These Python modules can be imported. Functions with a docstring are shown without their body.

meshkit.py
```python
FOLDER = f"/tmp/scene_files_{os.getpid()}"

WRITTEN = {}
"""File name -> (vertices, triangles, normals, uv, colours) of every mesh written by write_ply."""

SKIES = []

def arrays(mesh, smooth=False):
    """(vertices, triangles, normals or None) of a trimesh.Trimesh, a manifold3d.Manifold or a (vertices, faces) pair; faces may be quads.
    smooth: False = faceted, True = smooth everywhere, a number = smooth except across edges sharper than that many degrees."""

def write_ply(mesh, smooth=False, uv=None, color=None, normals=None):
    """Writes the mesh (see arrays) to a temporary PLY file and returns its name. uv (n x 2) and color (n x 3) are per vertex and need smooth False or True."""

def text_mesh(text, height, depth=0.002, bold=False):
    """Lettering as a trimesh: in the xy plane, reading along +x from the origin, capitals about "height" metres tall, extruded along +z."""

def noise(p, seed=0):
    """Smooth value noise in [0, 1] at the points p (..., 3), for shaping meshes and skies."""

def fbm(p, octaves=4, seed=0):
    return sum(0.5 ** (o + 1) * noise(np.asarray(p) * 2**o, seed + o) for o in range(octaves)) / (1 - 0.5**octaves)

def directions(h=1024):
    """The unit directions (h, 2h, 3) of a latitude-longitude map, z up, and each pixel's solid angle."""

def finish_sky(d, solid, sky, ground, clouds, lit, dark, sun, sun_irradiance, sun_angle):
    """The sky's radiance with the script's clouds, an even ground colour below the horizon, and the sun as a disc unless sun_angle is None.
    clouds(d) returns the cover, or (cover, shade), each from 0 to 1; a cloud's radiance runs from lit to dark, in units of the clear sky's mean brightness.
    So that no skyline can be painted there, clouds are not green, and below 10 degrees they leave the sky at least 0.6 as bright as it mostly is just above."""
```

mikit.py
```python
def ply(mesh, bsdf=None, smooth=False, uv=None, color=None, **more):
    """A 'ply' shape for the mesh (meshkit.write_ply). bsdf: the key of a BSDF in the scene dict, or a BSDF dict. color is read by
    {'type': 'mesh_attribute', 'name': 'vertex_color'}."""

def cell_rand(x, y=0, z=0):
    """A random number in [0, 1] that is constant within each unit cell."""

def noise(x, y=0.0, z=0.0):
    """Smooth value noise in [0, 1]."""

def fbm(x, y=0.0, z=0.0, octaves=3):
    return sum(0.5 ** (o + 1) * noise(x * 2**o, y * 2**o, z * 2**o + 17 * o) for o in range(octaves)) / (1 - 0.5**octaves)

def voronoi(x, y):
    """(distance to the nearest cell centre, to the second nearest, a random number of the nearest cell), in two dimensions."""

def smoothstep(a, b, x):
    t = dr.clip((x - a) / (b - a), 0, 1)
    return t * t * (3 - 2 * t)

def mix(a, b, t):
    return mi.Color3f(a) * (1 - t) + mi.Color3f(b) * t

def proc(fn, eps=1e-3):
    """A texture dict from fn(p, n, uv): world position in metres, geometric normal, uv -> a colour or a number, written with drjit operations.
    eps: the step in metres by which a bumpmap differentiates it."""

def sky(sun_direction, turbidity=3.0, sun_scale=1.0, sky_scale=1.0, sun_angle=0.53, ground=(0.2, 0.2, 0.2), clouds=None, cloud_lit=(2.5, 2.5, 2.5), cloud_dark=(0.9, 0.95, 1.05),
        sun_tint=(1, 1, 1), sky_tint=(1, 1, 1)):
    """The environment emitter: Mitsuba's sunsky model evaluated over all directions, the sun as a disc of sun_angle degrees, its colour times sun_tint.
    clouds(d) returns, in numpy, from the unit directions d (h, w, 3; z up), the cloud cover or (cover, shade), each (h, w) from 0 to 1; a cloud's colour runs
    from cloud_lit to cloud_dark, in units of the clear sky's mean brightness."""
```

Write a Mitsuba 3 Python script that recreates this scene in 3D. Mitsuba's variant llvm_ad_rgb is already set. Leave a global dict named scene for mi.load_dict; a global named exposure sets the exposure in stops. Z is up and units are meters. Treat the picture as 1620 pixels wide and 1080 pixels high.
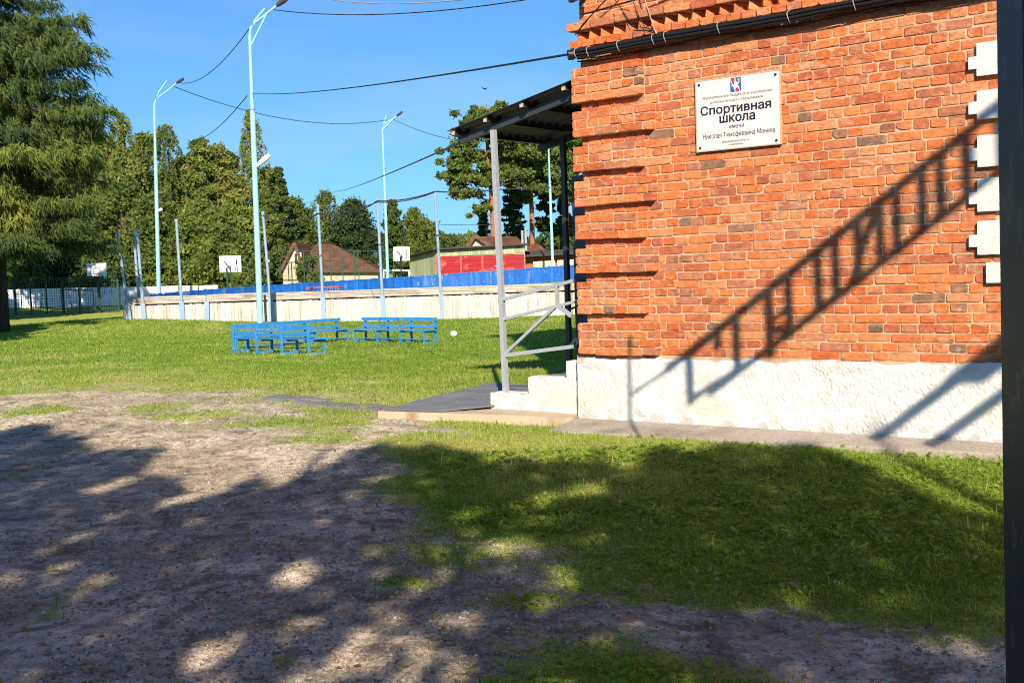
import math
import numpy as np
import trimesh
import mitsuba as mi
import drjit as dr
import mikit
import meshkit
from shapely.geometry import Polygon, Point

scene, labels = {}, {}

# ------------------------------------------------------------------ camera, sky, exposure
F_PX, HOR, ROLL, EYE = 1850.0, 428.0, math.radians(1.8), 1.5      # focal length and horizon row of the 1620 x 1080 photograph
PITCH = math.atan((540 - HOR) / F_PX)
CAM = np.array([0.0, 0.0, EYE])
FWD = np.array([0, math.cos(PITCH), -math.sin(PITCH)])
_R0 = np.array([1.0, 0, 0]); _U0 = np.cross(_R0, FWD)
UPV = math.cos(ROLL) * _U0 + math.sin(ROLL) * _R0
RGT = math.cos(ROLL) * _R0 - math.sin(ROLL) * _U0
scene['camera'] = {'type': 'perspective', 'fov': math.degrees(2 * math.atan(810 / F_PX)), 'fov_axis': 'x', 'near_clip': 0.05, 'far_clip': 3000.0,
                   'to_world': mi.ScalarTransform4f().look_at(origin=CAM.tolist(), target=(CAM + FWD).tolist(), up=UPV.tolist())}
SUN_TAN = 0.543
SUN_L = np.array([-0.032, 1.0, -SUN_TAN])                          # the way the sunlight travels


def thin_cloud(d):
    e = np.degrees(np.arcsin(np.clip(d[..., 2], -1, 1)))
    a = np.arctan2(d[..., 0], d[..., 1])
    n = meshkit.fbm(np.stack([a * 5.0, e * 0.55, 0 * e], -1), 4, seed=3)
    veil = np.clip((n - 0.50) * 2.2, 0, 1) * 0.16 + 0.05 * np.exp(-e / 9.0)
    return veil


scene['sky'] = mikit.sky((-SUN_L).tolist(), turbidity=2.6, sky_scale=0.74, ground=(0.10, 0.11, 0.06), clouds=thin_cloud, sky_tint=(0.47, 0.88, 1.36), sun_tint=(0.95, 1.03, 1.22))
exposure = 2.52

rng = np.random.default_rng(7)


# ------------------------------------------------------------------ helpers
def ray(x, y):
    return FWD + (x - 810) / F_PX * RGT - (y - 540) / F_PX * UPV


def at(x, y, Y):
    """The point at distance Y (metres ahead of the camera) that the photograph shows at pixel x, y."""
    d = ray(x, y)
    return CAM + d * Y / d[1]


AZ = math.radians(39.2)
NV = np.array([math.sin(AZ), math.cos(AZ), 0.0])      # into the brick building
UV_ = np.array([math.cos(AZ), -math.sin(AZ), 0.0])    # along its front, to the right
P0 = np.array([0.62308, 11.0, 0.0])                   # the foot of its near left corner


def B(u, v, z):
    u, v, z = np.broadcast_arrays(np.asarray(u, float), np.asarray(v, float), np.asarray(z, float))
    return P0 + u[..., None] * UV_ + v[..., None] * NV + z[..., None] * np.array([0, 0, 1.0])


def numbered(key):
    if key not in USED:
        USED[key] = 0
        return key
    USED[key] += 1
    return f'{key}_{USED[key]:03d}'


USED = {}


def tag(key, label=None, cat=None, group=None, kind=None):
    d = labels.setdefault(key, {})
    for k, v in (('label', label), ('category', cat), ('group', group), ('kind', kind)):
        if v:
            d[k] = v
    return key


def thing(name, label, cat, group=None):
    return tag(numbered(name), label, cat, group)


class M:
    """Collects pieces of one mesh: vertices, triangles, and an optional uv per vertex."""

    def __init__(self):
        self.v, self.f, self.uv, self.n = [], [], [], 0

    def add(self, v, f, uv=None):
        v = np.asarray(v, float).reshape(-1, 3); f = np.asarray(f, int)
        if f.shape[1] == 4:
            f = np.vstack([f[:, [0, 1, 2]], f[:, [0, 2, 3]]])
        self.v.append(v); self.f.append(f + self.n)
        self.uv.append(np.zeros((len(v), 2)) if uv is None else np.broadcast_to(np.asarray(uv, float), (len(v), 2)))
        self.n += len(v)
        return self

    def box(self, c, half, axes=None, uv=None, jit=0.0):
        c = np.asarray(c, float); A = np.eye(3) if axes is None else np.asarray(axes, float)
        s = np.array([[x, y, z] for x in (-1, 1) for y in (-1, 1) for z in (-1, 1)], float) * np.asarray(half, float)
        if jit:
            s = s + rng.normal(0, jit, s.shape)
        return self.add(c + s @ A, BOXF, uv)

    def beam(self, a, b, w, h=None, up=(0, 0, 1), uv=None):
        a, b = np.asarray(a, float), np.asarray(b, float); h = w if h is None else h
        d = b - a; L = np.linalg.norm(d); d = d / L
        s = np.cross(d, up)
        if np.linalg.norm(s) < 1e-6:
            s = np.cross(d, (1, 0, 0))
        s /= np.linalg.norm(s); t = np.cross(s, d)
        return self.box((a + b) / 2, (L / 2, w / 2, h / 2), [d, s, t], uv)

    def tube(self, pts, r, sides=8, uv=None, cap=True):
        pts = np.asarray(pts, float); r = np.broadcast_to(np.asarray(r, float), (len(pts),))
        t = np.gradient(pts, axis=0); t /= np.linalg.norm(t, axis=1, keepdims=True) + 1e-12
        a = np.cross(t, np.where(np.abs(t[:, 2:]) < 0.9, [0, 0, 1.0], [1.0, 0, 0])); a /= np.linalg.norm(a, axis=1, keepdims=True) + 1e-12
        b = np.cross(t, a); an = np.arange(sides) * 2 * np.pi / sides
        v = pts[:, None] + r[:, None, None] * (np.cos(an)[None, :, None] * a[:, None] + np.sin(an)[None, :, None] * b[:, None])
        i, j = np.meshgrid(np.arange(len(pts) - 1), np.arange(sides), indexing='ij')
        q = np.stack([i * sides + j, i * sides + (j + 1) % sides, (i + 1) * sides + (j + 1) % sides, (i + 1) * sides + j], -1).reshape(-1, 4)
        f = np.vstack([q[:, [0, 1, 2]], q[:, [0, 2, 3]]])
        if cap:
            k = np.arange(1, sides - 1)
            e = (len(pts) - 1) * sides
            f = np.vstack([f, np.stack([k * 0, k + 1, k], 1), np.stack([k * 0 + e, e + k, e + k + 1], 1)])
        return self.add(v.reshape(-1, 3), f, uv)

    def prism(self, poly, lo, hi, frame=None, uv=None):
        """An outline (x, y) extruded from lo to hi; frame(x, y, z) puts it in the world."""
        m = trimesh.creation.extrude_polygon(Polygon(poly) if not isinstance(poly, Polygon) else poly, 1.0, engine='earcut')
        v = np.array(m.vertices); v[:, 2] = lo + v[:, 2] * (hi - lo)
        return self.add(frame(v) if frame else v, m.faces, uv)

    def mesh(self):
        return trimesh.Trimesh(np.vstack(self.v), np.vstack(self.f), process=False)

    def put(self, key, bsdf, smooth=False, uv=False):
        key = numbered(key)
        if uv:
            scene[key] = mikit.ply(self.mesh(), bsdf, smooth=bool(smooth), uv=np.vstack(self.uv))
        else:
            scene[key] = mikit.ply(self.mesh(), bsdf, smooth=smooth)
        return key


BOXF = np.array([[0, 1, 3], [0, 3, 2], [4, 6, 7], [4, 7, 5], [0, 4, 5], [0, 5, 1], [2, 3, 7], [2, 7, 6], [0, 2, 6], [0, 6, 4], [1, 5, 7], [1, 7, 3]])
BOXB = [UV_, NV, np.array([0, 0, 1.0])]        # axes of the building


def bbox(m, u0, u1, v0, v1, z0, z1, **k):
    return m.box(B((u0 + u1) / 2, (v0 + v1) / 2, (z0 + z1) / 2), ((u1 - u0) / 2, (v1 - v0) / 2, (z1 - z0) / 2), BOXB, **k)


# numpy twin of mikit.noise, so that the ground's colour and the blades on it agree
def _cr(x, y, z):
    x, y, z = ((np.asarray(v).astype(np.int64) + 1000000) & 0xFFFFFFFF for v in (x, y, z))
    h = (x * 374761393 + y * 668265263 + z * 2147483647) & 0xFFFFFFFF
    h = ((h ^ (h >> 13)) * 1274126177) & 0xFFFFFFFF
    return ((h ^ (h >> 16)) & 0xFFFFFF) / 16777215.0


def np_noise(x, y):
    x, y = np.asarray(x, float), np.asarray(y, float)
    i, j = np.floor(x), np.floor(y); s, t = x - i, y - j
    s, t = s * s * (3 - 2 * s), t * t * (3 - 2 * t)
    z = np.zeros_like(i)
    return (_cr(i, j, z) * (1 - s) + _cr(i + 1, j, z) * s) * (1 - t) + (_cr(i, j + 1, z) * (1 - s) + _cr(i + 1, j + 1, z) * s) * t


class NPX:
    noise = staticmethod(np_noise)
    sqrt, minimum, maximum, abs = np.sqrt, np.minimum, np.maximum, np.abs
    where = staticmethod(np.where)
    clip = staticmethod(np.clip)


class DRX:
    noise = staticmethod(lambda x, y: mikit.noise(x, y))
    sqrt, minimum, maximum, abs = dr.sqrt, dr.minimum, dr.maximum, dr.abs
    where = staticmethod(dr.select)
    clip = staticmethod(dr.clip)


def sdf(X, x, y, poly):
    """Signed distance to a polygon, negative inside."""
    best, sign = None, None
    for (ax, ay), (bx, by) in zip(poly, poly[1:] + poly[:1]):
        ex, ey = bx - ax, by - ay
        t = X.clip(((x - ax) * ex + (y - ay) * ey) / (ex * ex + ey * ey), 0.0, 1.0)
        dx, dy = x - ax - ex * t, y - ay - ey * t
        d = dx * dx + dy * dy
        best = d if best is None else X.minimum(best, d)
        if abs(by - ay) > 1e-9:
            crosses = (y >= min(ay, by)) & (y < max(ay, by)) & (x < ax + (y - ay) * (ex / ey))
            sign = crosses if sign is None else sign ^ crosses
    d = X.sqrt(best)
    return X.where(sign, -d, d)


GRASS_FRONT = [(-1.45, 10.75), (-1.22, 10.1), (-1.0, 8.1), (-0.65, 6.75), (-0.27, 6.35), (0.16, 6.1), (0.45, 5.35), (0.76, 5.08), (1.25, 4.85), (1.83, 4.45), (7.0, 3.4), (7.0, 13.0), (-0.8, 12.6)]
GRASS_LOW = [(-0.25, 4.85), (0.2, 4.88), (0.58, 4.74), (1.0, 4.32), (1.15, 3.8), (-0.4, 3.7)]
GRASS_FIELD = [(-60, 15.6), (-8, 15.3), (-5.9, 15.45), (-5.0, 15.3), (-3.9, 14.75), (-2.8, 13.4), (-2.2, 12.3), (-1.5, 11.2), (1.0, 12.4), (60, 12.4), (60, 400), (-60, 400)]


def grass_cover(X, x, y):
    """How much of the ground grass covers, 0 to 1."""
    n = X.noise(x * 1.1 + 31.0, y * 1.1) * 0.55 + X.noise(x * 3.1, y * 3.1 + 9.0) * 0.3 + X.noise(x * 8.0, y * 8.0) * 0.15 - 0.5
    a = sdf(X, x, y, GRASS_FRONT) + n * 0.9
    b = sdf(X, x, y, GRASS_LOW) + n * 0.7
    c = sdf(X, x, y, GRASS_FIELD) + n * 4.0 - 0.35
    d = X.minimum(a, b)
    t = X.maximum(X.clip((0.30 - d) / 0.80, 0.0, 1.0), X.clip((1.7 - c) / 5.0, 0.0, 1.0))
    t = t * t * (3 - 2 * t)
    # worn patches where thin grass holds on the bare soil
    for (px_, py_, rx_, ry_) in [(-0.30, 6.2, 0.55, 0.45), (-0.95, 4.5, 0.22, 0.22), (-0.55, 5.6, 0.28, 0.22), (-0.27, 4.6, 0.30, 0.30), (0.05, 5.15, 0.32, 0.18), (-4.1, 13.4, 0.9, 0.9), (-5.5, 13.4, 0.6, 0.5), (-2.6, 11.9, 1.1, 1.2), (-1.7, 10.6, 0.6, 0.6), (-3.2, 12.6, 1.2, 0.7)]:
        e_ = X.sqrt(((x - px_) / rx_) * ((x - px_) / rx_) + ((y - py_) / ry_) * ((y - py_) / ry_)) + n * 1.6
        t = X.maximum(t, X.clip(1.15 - e_, 0.0, 1.0) * 0.62)
    # thin tufts scattered on the bare soil
    tuft = X.clip((X.noise(x * 2.3 + 5.0, y * 2.3 + 40.0) - 0.78) * 5.0, 0.0, 1.0) * 0.5
    return X.maximum(t, tuft)


def dry_cover(X, x, y):
    """Where the grass is dry and yellow."""
    m = X.noise(x * 0.35 + 3.0, y * 0.22 + 7.0) * 0.6 + X.noise(x * 1.3, y * 0.9) * 0.4
    edge = X.clip(1.0 - X.abs(y - 15.0 - (x + 3.5) * -0.9) / 4.0, 0.0, 1.0) * X.clip((1.5 - x) / 2.0, 0.0, 1.0)
    return X.clip((m - 0.52) * 3.2, 0.0, 1.0) * 0.6 + edge * 0.45


_ZY = np.array([-700, -20, 9, 12, 14, 18, 24, 29, 34, 46, 56, 75, 97, 120, 200, 700.0])
_ZZ = np.array([0, 0, 0, 0.03, 0.08, 0.06, -0.15, -0.42, -0.50, -0.50, -0.55, -0.5, -0.1, 0.3, 0.8, 1.0])


def ground_z(x, y):
    x, y = np.asarray(x, float), np.asarray(y, float)
    z = np.interp(y, _ZY, _ZZ)
    z = z + 0.46 * np.exp(-((x + 17.5) / 6.5) ** 2 - ((y - 50) / 5.0) ** 2)            # low bank at the left end of the rink
    z = z + 0.020 * np.clip((x + 30) / 36, 0, 1) * np.clip((y - 75) / 25, 0, 1) * 25     # rises to the right behind the rink
    d = (x - P0[0]) * NV[0] + (y - P0[1]) * NV[1]; u = (x - P0[0]) * UV_[0] + (y - P0[1]) * UV_[1]
    z = z + 0.035 * np.clip(u / 4, 0, 1) * np.clip(1 + d / 1.2, 0, 1)
    return z


def relief(x, y):
    p = np.stack([np.asarray(x, float), np.asarray(y, float), np.zeros(np.shape(x))], -1)
    return 0.05 * (meshkit.fbm(p * 0.9, 3, 1) - 0.5) + 0.022 * (meshkit.fbm(p * 5.0, 3, 2) - 0.5)


def ground_at(x, y):
    return ground_z(x, y) + relief(x, y)


# ------------------------------------------------------------------ materials
def rgb(*c):
    return {'type': 'rgb', 'value': list(c)}


def mat(key, fn=None, color=None, rough=None, bump=None, bscale=1.0, eps=2e-3, spec=0.3, metallic=0.0):
    col = mikit.proc(fn) if fn else rgb(*color)
    if rough is None:
        b = {'type': 'diffuse', 'reflectance': col}
    else:
        b = {'type': 'principled', 'base_color': col, 'roughness': rough, 'specular': spec, 'metallic': metallic}
    if bump:
        b = {'type': 'bumpmap', 'arbitrary': mikit.proc(bump, eps), 'scale': bscale, 'bsdf': b}
    scene[key] = {'type': 'twosided', 'bsdf': b}


N, FBM, MIX, SS = mikit.noise, mikit.fbm, mikit.mix, mikit.smoothstep


def wu(p):
    return p.x * float(UV_[0]) + p.y * float(UV_[1])


def brick_color(p, n, uv):
    r = uv.x
    c = MIX((0.60, 0.195, 0.072), (0.48, 0.130, 0.048), SS(0.0, 0.40, r))
    c = MIX(c, (0.54, 0.225, 0.105), SS(0.40, 0.55, r))
    c = MIX(c, (0.40, 0.115, 0.058), SS(0.62, 0.74, r))
    c = MIX(c, (0.40, 0.160, 0.090), SS(0.80, 0.88, r))
    c = MIX(c, (0.24, 0.135, 0.090), SS(0.965, 0.985, r))
    g = FBM(wu(p) * 34, p.z * 52, uv.y * 90, 4)
    c = c * (0.68 + 0.84 * g)
    h = FBM(wu(p) * 12 + uv.y * 40, p.z * 20, uv.x * 60, 3)
    c = MIX(c, (0.62, 0.30, 0.155), SS(0.56, 0.75, h) * 0.45)
    lime = SS(0.60, 0.74, FBM(wu(p) * 16 + uv.y * 5, p.z * 26, 3.0, 4)) * SS(0.35, 0.85, N(wu(p) * 1.1, p.z * 1.6, 4.0))
    soot = SS(0.56, 0.72, FBM(wu(p) * 13, p.z * 22, uv.y * 31, 4)) * SS(0.40, 0.75, N(uv.x * 57, 2.0))
    c = MIX(c, (0.13, 0.085, 0.065), soot * 0.55)
    return MIX(c, (0.60, 0.46, 0.34), lime * 0.40)


def brick_bump(p, n, uv):
    return FBM(wu(p) * 80, p.z * 110, uv.y * 50, 3)


def mortar_color(p, n, uv):
    g = FBM(wu(p) * 24, p.z * 28, 1.0, 3)
    c = MIX((0.43, 0.31, 0.195), (0.60, 0.46, 0.305), g)
    return MIX(c, (0.36, 0.24, 0.15), SS(0.6, 0.8, FBM(wu(p) * 3.5, p.z * 4, 8.0, 3)) * 0.6)


def plaster_color(p, n, uv):
    g = FBM(wu(p) * 6, p.z * 6, 2.0, 3)
    c = MIX((0.74, 0.75, 0.745), (0.67, 0.675, 0.665), g)
    stain = SS(0.52, 0.72, FBM(wu(p) * 1.6, p.z * 3.0, 5.0, 4)) * SS(0.50, 0.25, p.z)
    c = MIX(c, (0.62, 0.56, 0.36), stain * 0.45)
    splash = SS(0.50, 0.66, FBM(wu(p) * 11, p.z * 16, 21.0, 4)) * SS(0.34, 0.12, p.z)
    c = MIX(c, (0.40, 0.37, 0.32), splash * 0.55)
    flake = SS(0.63, 0.66, FBM(wu(p) * 4.5 + 2, p.z * 6, 31.0, 4))
    c = MIX(c, (0.58, 0.57, 0.54), flake * 0.6)
    brickish = SS(0.66, 0.76, FBM(wu(p) * 7, p.z * 9, 12.0, 3)) * SS(0.58, 0.685, p.z)
    return MIX(c, (0.46, 0.26, 0.17), brickish * 0.7)


def plaster_bump(p, n, uv):
    a = FBM(wu(p) * 62, p.z * 56 + wu(p) * 24, 1.0, 3)
    return SS(0.30, 0.75, a) + 0.35 * FBM(wu(p) * 9, p.z * 9, 4.0, 2)


def concrete_color(p, n, uv):
    g = FBM(p.x * 3, p.y * 3, p.z * 3, 4)
    c = MIX((0.30, 0.265, 0.22), (0.46, 0.42, 0.36), g)
    c = MIX(c, (0.20, 0.17, 0.135), SS(0.55, 0.75, FBM(p.x * 1.2 + 8, p.y * 1.6, 2.0, 4)) * 0.7)
    return c * (0.80 + 0.4 * N(p.x * 60, p.y * 60, p.z * 60))


def slab_color(p, n, uv):
    g = FBM(p.x * 4, p.y * 4, p.z * 4, 4)
    c = MIX((0.46, 0.36, 0.26), (0.58, 0.48, 0.36), g)
    return MIX(c, (0.36, 0.235, 0.16), SS(0.56, 0.70, FBM(p.x * 2.5, p.y * 2.5, 4.0, 3)) * SS(0.9, 0.4, dr.abs(n.z)))


def ground_color(p, n, uv):
    x, y = p.x, p.y
    g = grass_cover(DRX, x, y)
    a = FBM(x * 1.7, y * 1.7, 0.0, 4)
    b = FBM(x * 14, y * 14, 3.0, 3)
    soil = MIX((0.50, 0.44, 0.34), (0.35, 0.305, 0.232), SS(0.35, 0.65, a))
    soil = MIX(soil, (0.37, 0.345, 0.295), SS(0.5, 0.7, FBM(x * 0.8 + 11, y * 0.8, 5.0, 3)) * 0.6)
    soil = soil * (0.55 + 0.9 * b) * (0.75 + 0.5 * FBM(x * 70, y * 70, 2.0, 2))
    soil = MIX(soil, (0.12, 0.10, 0.075), SS(0.58, 0.72, FBM(x * 6.5 + 3, y * 6.5, 9.0, 4)) * 0.6)
    soil = MIX(soil, (0.10, 0.085, 0.06), SS(0.62, 0.70, FBM(x * 38, y * 38, 13.0, 3)) * 0.5)
    lawn = MIX((0.225, 0.295, 0.058), (0.315, 0.370, 0.088), FBM(x * 0.5, y * 0.25, 2.0, 3))
    lawn = lawn * (0.70 + 0.6 * FBM(x * 6, y * 2.2, 4.0, 3))
    d = dry_cover(DRX, x, y)
    green = lawn
    green = MIX(green, (0.33, 0.27, 0.115), d * 0.75)
    ge = SS(0.30, 0.70, g + (FBM(x * 16, y * 16, 6.0, 3) - 0.5) * 0.9)
    c = MIX(soil, green, ge)
    sand = SS(3.0, 1.5, dr.sqrt(dr.square((x + 22.6) * 0.9) + dr.square((y - 44.0) * 0.55)) + a * 1.2)
    return MIX(c, (0.42, 0.26, 0.15), sand)


def ground_bump(p, n, uv):
    return FBM(p.x * 22, p.y * 22, 1.0, 3) + 0.5 * N(p.x * 120, p.y * 120)


def blade_color(p, n, uv):
    c = MIX((0.120, 0.215, 0.030), (0.262, 0.395, 0.056), SS(0.0, 0.55, uv.x))
    c = MIX(c, (0.440, 0.500, 0.120), SS(0.55, 0.85, uv.x))
    return MIX(c, (0.58, 0.48, 0.25), SS(0.90, 0.96, uv.x)) * 1.18


def leaf_color(p, n, uv):
    """uv.x runs along a palette: blue-green conifer, dark green, mid green, yellow-green, ochre, pale dry; uv.y is the single leaf's lightness."""
    x = uv.x
    c = MIX((0.055, 0.084, 0.048), (0.092, 0.142, 0.046), SS(0.0, 0.2, x))
    c = MIX(c, (0.152, 0.208, 0.052), SS(0.2, 0.4, x))
    c = MIX(c, (0.248, 0.305, 0.068), SS(0.4, 0.6, x))
    c = MIX(c, (0.285, 0.225, 0.085), SS(0.6, 0.8, x))
    c = MIX(c, (0.36, 0.31, 0.19), SS(0.8, 1.0, x))
    return c * (0.65 + 0.7 * uv.y)


def bark_color(p, n, uv):
    g = FBM(p.x * 9 + p.y * 9, p.z * 2.2, 0.0, 3)
    return MIX((0.085, 0.062, 0.046), (0.19, 0.145, 0.11), g)


def shaded_bark(p, n, uv):
    return MIX((0.035, 0.028, 0.023), (0.075, 0.058, 0.046), FBM(p.x * 9 + p.y * 9, p.z * 2.2, 0.0, 3))  # bark colour darkened to paint in the shade on the conifer trunk


def pine_bark(p, n, uv):
    g = FBM(p.x * 5 + p.y * 5, p.z * 1.6, 0.0, 3)
    c = MIX((0.42, 0.20, 0.095), (0.27, 0.13, 0.07), g)
    return MIX(c, (0.13, 0.09, 0.065), SS(4.0, 2.0, p.z))


def weathered_wood(p, n, uv):
    g = FBM(p.x * 2.0 + uv.x * 37, p.z * 0.9, uv.y * 11, 3)
    s = FBM(p.x * 14, p.z * 1.2, 4.0, 3)
    c = MIX((0.66, 0.63, 0.59), (0.55, 0.52, 0.48), SS(0.3, 0.7, g))
    c = MIX(c, (0.32, 0.28, 0.24), SS(0.62, 0.80, s) * 0.6)
    return c * (0.82 + 0.36 * uv.x)


def cap_wood(p, n, uv):
    s = FBM(p.x * 1.6, p.z * 16, 4.0 + uv.y, 3)
    c = MIX((0.50, 0.455, 0.40), (0.29, 0.25, 0.21), SS(0.35, 0.7, s))
    return MIX(c, (0.56, 0.49, 0.40), SS(0.6, 0.75, FBM(p.x * 0.9, p.z * 5, uv.x * 9, 3)))


def blue_boards(p, n, uv):
    g = FBM(p.x * 3.1 + uv.x * 20, p.z * 0.8, 0.0, 3)
    c = MIX((0.012, 0.105, 0.47), (0.020, 0.175, 0.60), g) * (0.75 + 0.5 * uv.x)
    return MIX(c, (0.18, 0.28, 0.42), SS(0.66, 0.80, FBM(p.x * 5, p.z * 1.5, 7.0, 3)) * 0.6)


def bench_paint(p, n, uv):
    g = FBM(p.x * 7, p.y * 7, p.z * 7, 3)
    c = MIX((0.020, 0.195, 0.50), (0.050, 0.275, 0.62), g)
    wear = SS(0.64, 0.74, FBM(p.x * 5 + 4, p.y * 5, p.z * 9, 3)) * SS(0.1, 0.3, uv.x)
    return MIX(c, (0.24, 0.24, 0.23), wear * 0.65)


def post_paint(p, n, uv):
    c = MIX((0.21, 0.33, 0.50), (0.29, 0.42, 0.58), FBM(p.x * 4, p.z * 2, 1.0, 3))
    return MIX(c, (0.36, 0.33, 0.28), SS(0.62, 0.74, FBM(p.x * 7, p.z * 3, 6.0, 3)) * 0.6)


def rubber(p, n, uv):
    c = MIX((0.095, 0.103, 0.118), (0.140, 0.148, 0.162), FBM(p.x * 4, p.y * 4, 0.0, 4))
    return MIX(c, (0.20, 0.18, 0.15), SS(0.58, 0.75, FBM(p.x * 3 + 4, p.y * 3, 2.0, 4)) * 0.5)


def red_doors(p, n, uv):
    c = MIX((0.40, 0.018, 0.028), (0.31, 0.014, 0.022), FBM(p.x * 0.8, p.z * 4.0, uv.x * 9, 3))
    return MIX(c, (0.60, 0.16, 0.14), SS(0.6, 0.72, FBM(p.x * 1.2, p.z * 2, 3.0, 3)) * 0.6)


def green_boards(p, n, uv):
    c = MIX((0.42, 0.47, 0.31), (0.33, 0.38, 0.23), FBM(p.x * 2 + uv.x * 30, p.z * 0.6, 0.0, 3))
    return c * (0.8 + 0.4 * uv.x)


def shingles(p, n, uv):
    row = dr.floor(p.z * 5.0)
    c = MIX((0.20, 0.105, 0.072), (0.135, 0.068, 0.050), mikit.cell_rand(p.x * 1.6 + row * 0.37, row, 1))
    return c * (0.8 + 0.4 * FBM(p.x * 2, p.z * 4, 0.0, 2))


def far_brick(p, n, uv):
    """Brickwork of the faces too high, too far or turned too far away to show single bricks."""
    u = p.x * float(UV_[0]) + p.y * float(UV_[1]) + p.x * 0.31
    row = dr.floor(p.z / 0.078)
    fx, fz = u / 0.26 + 0.5 * (row - 2 * dr.floor(row / 2)), p.z / 0.078 - row
    cx = fx - dr.floor(fx)
    joint = dr.maximum(SS(0.05, 0.0, dr.minimum(cx, 1 - cx)), SS(0.14, 0.02, dr.minimum(fz, 1 - fz)))
    c = MIX((0.40, 0.115, 0.042), (0.27, 0.085, 0.042), mikit.cell_rand(fx, row, 3))
    return MIX(c, (0.46, 0.34, 0.22), joint)


mat('brick', brick_color, bump=brick_bump, bscale=0.006, eps=1.5e-3)
mat('mortar', mortar_color)
mat('plaster', plaster_color, bump=plaster_bump, bscale=0.0042, eps=2.5e-3)
mat('concrete', concrete_color)
mat('slab_concrete', slab_color)
mat('soil_ground', ground_color, bump=ground_bump, bscale=0.028, eps=4e-3)
mat('bark', bark_color)
mat('pine_bark', pine_bark)
mat('shaded_bark', shaded_bark)
mat('weathered_wood', weathered_wood)
mat('cap_wood', cap_wood)
mat('blue_board_paint', blue_boards, rough=0.5)
mat('bench_paint', bench_paint, rough=0.45)
mat('pole_paint', color=(0.31, 0.57, 0.65), rough=0.4)
mat('post_paint', post_paint, rough=0.5)
mat('rubber', rubber, rough=0.75)
mat('red_door_paint', red_doors, rough=0.5)
mat('green_board_paint', green_boards)
mat('shingles', shingles)
mat('paver', color=(0.21, 0.21, 0.215))
mat('far_brick', far_brick)
mat('white_paint', color=(0.78, 0.78, 0.78), rough=0.5)
mat('cream_wall', color=(0.60, 0.51, 0.39))
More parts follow.
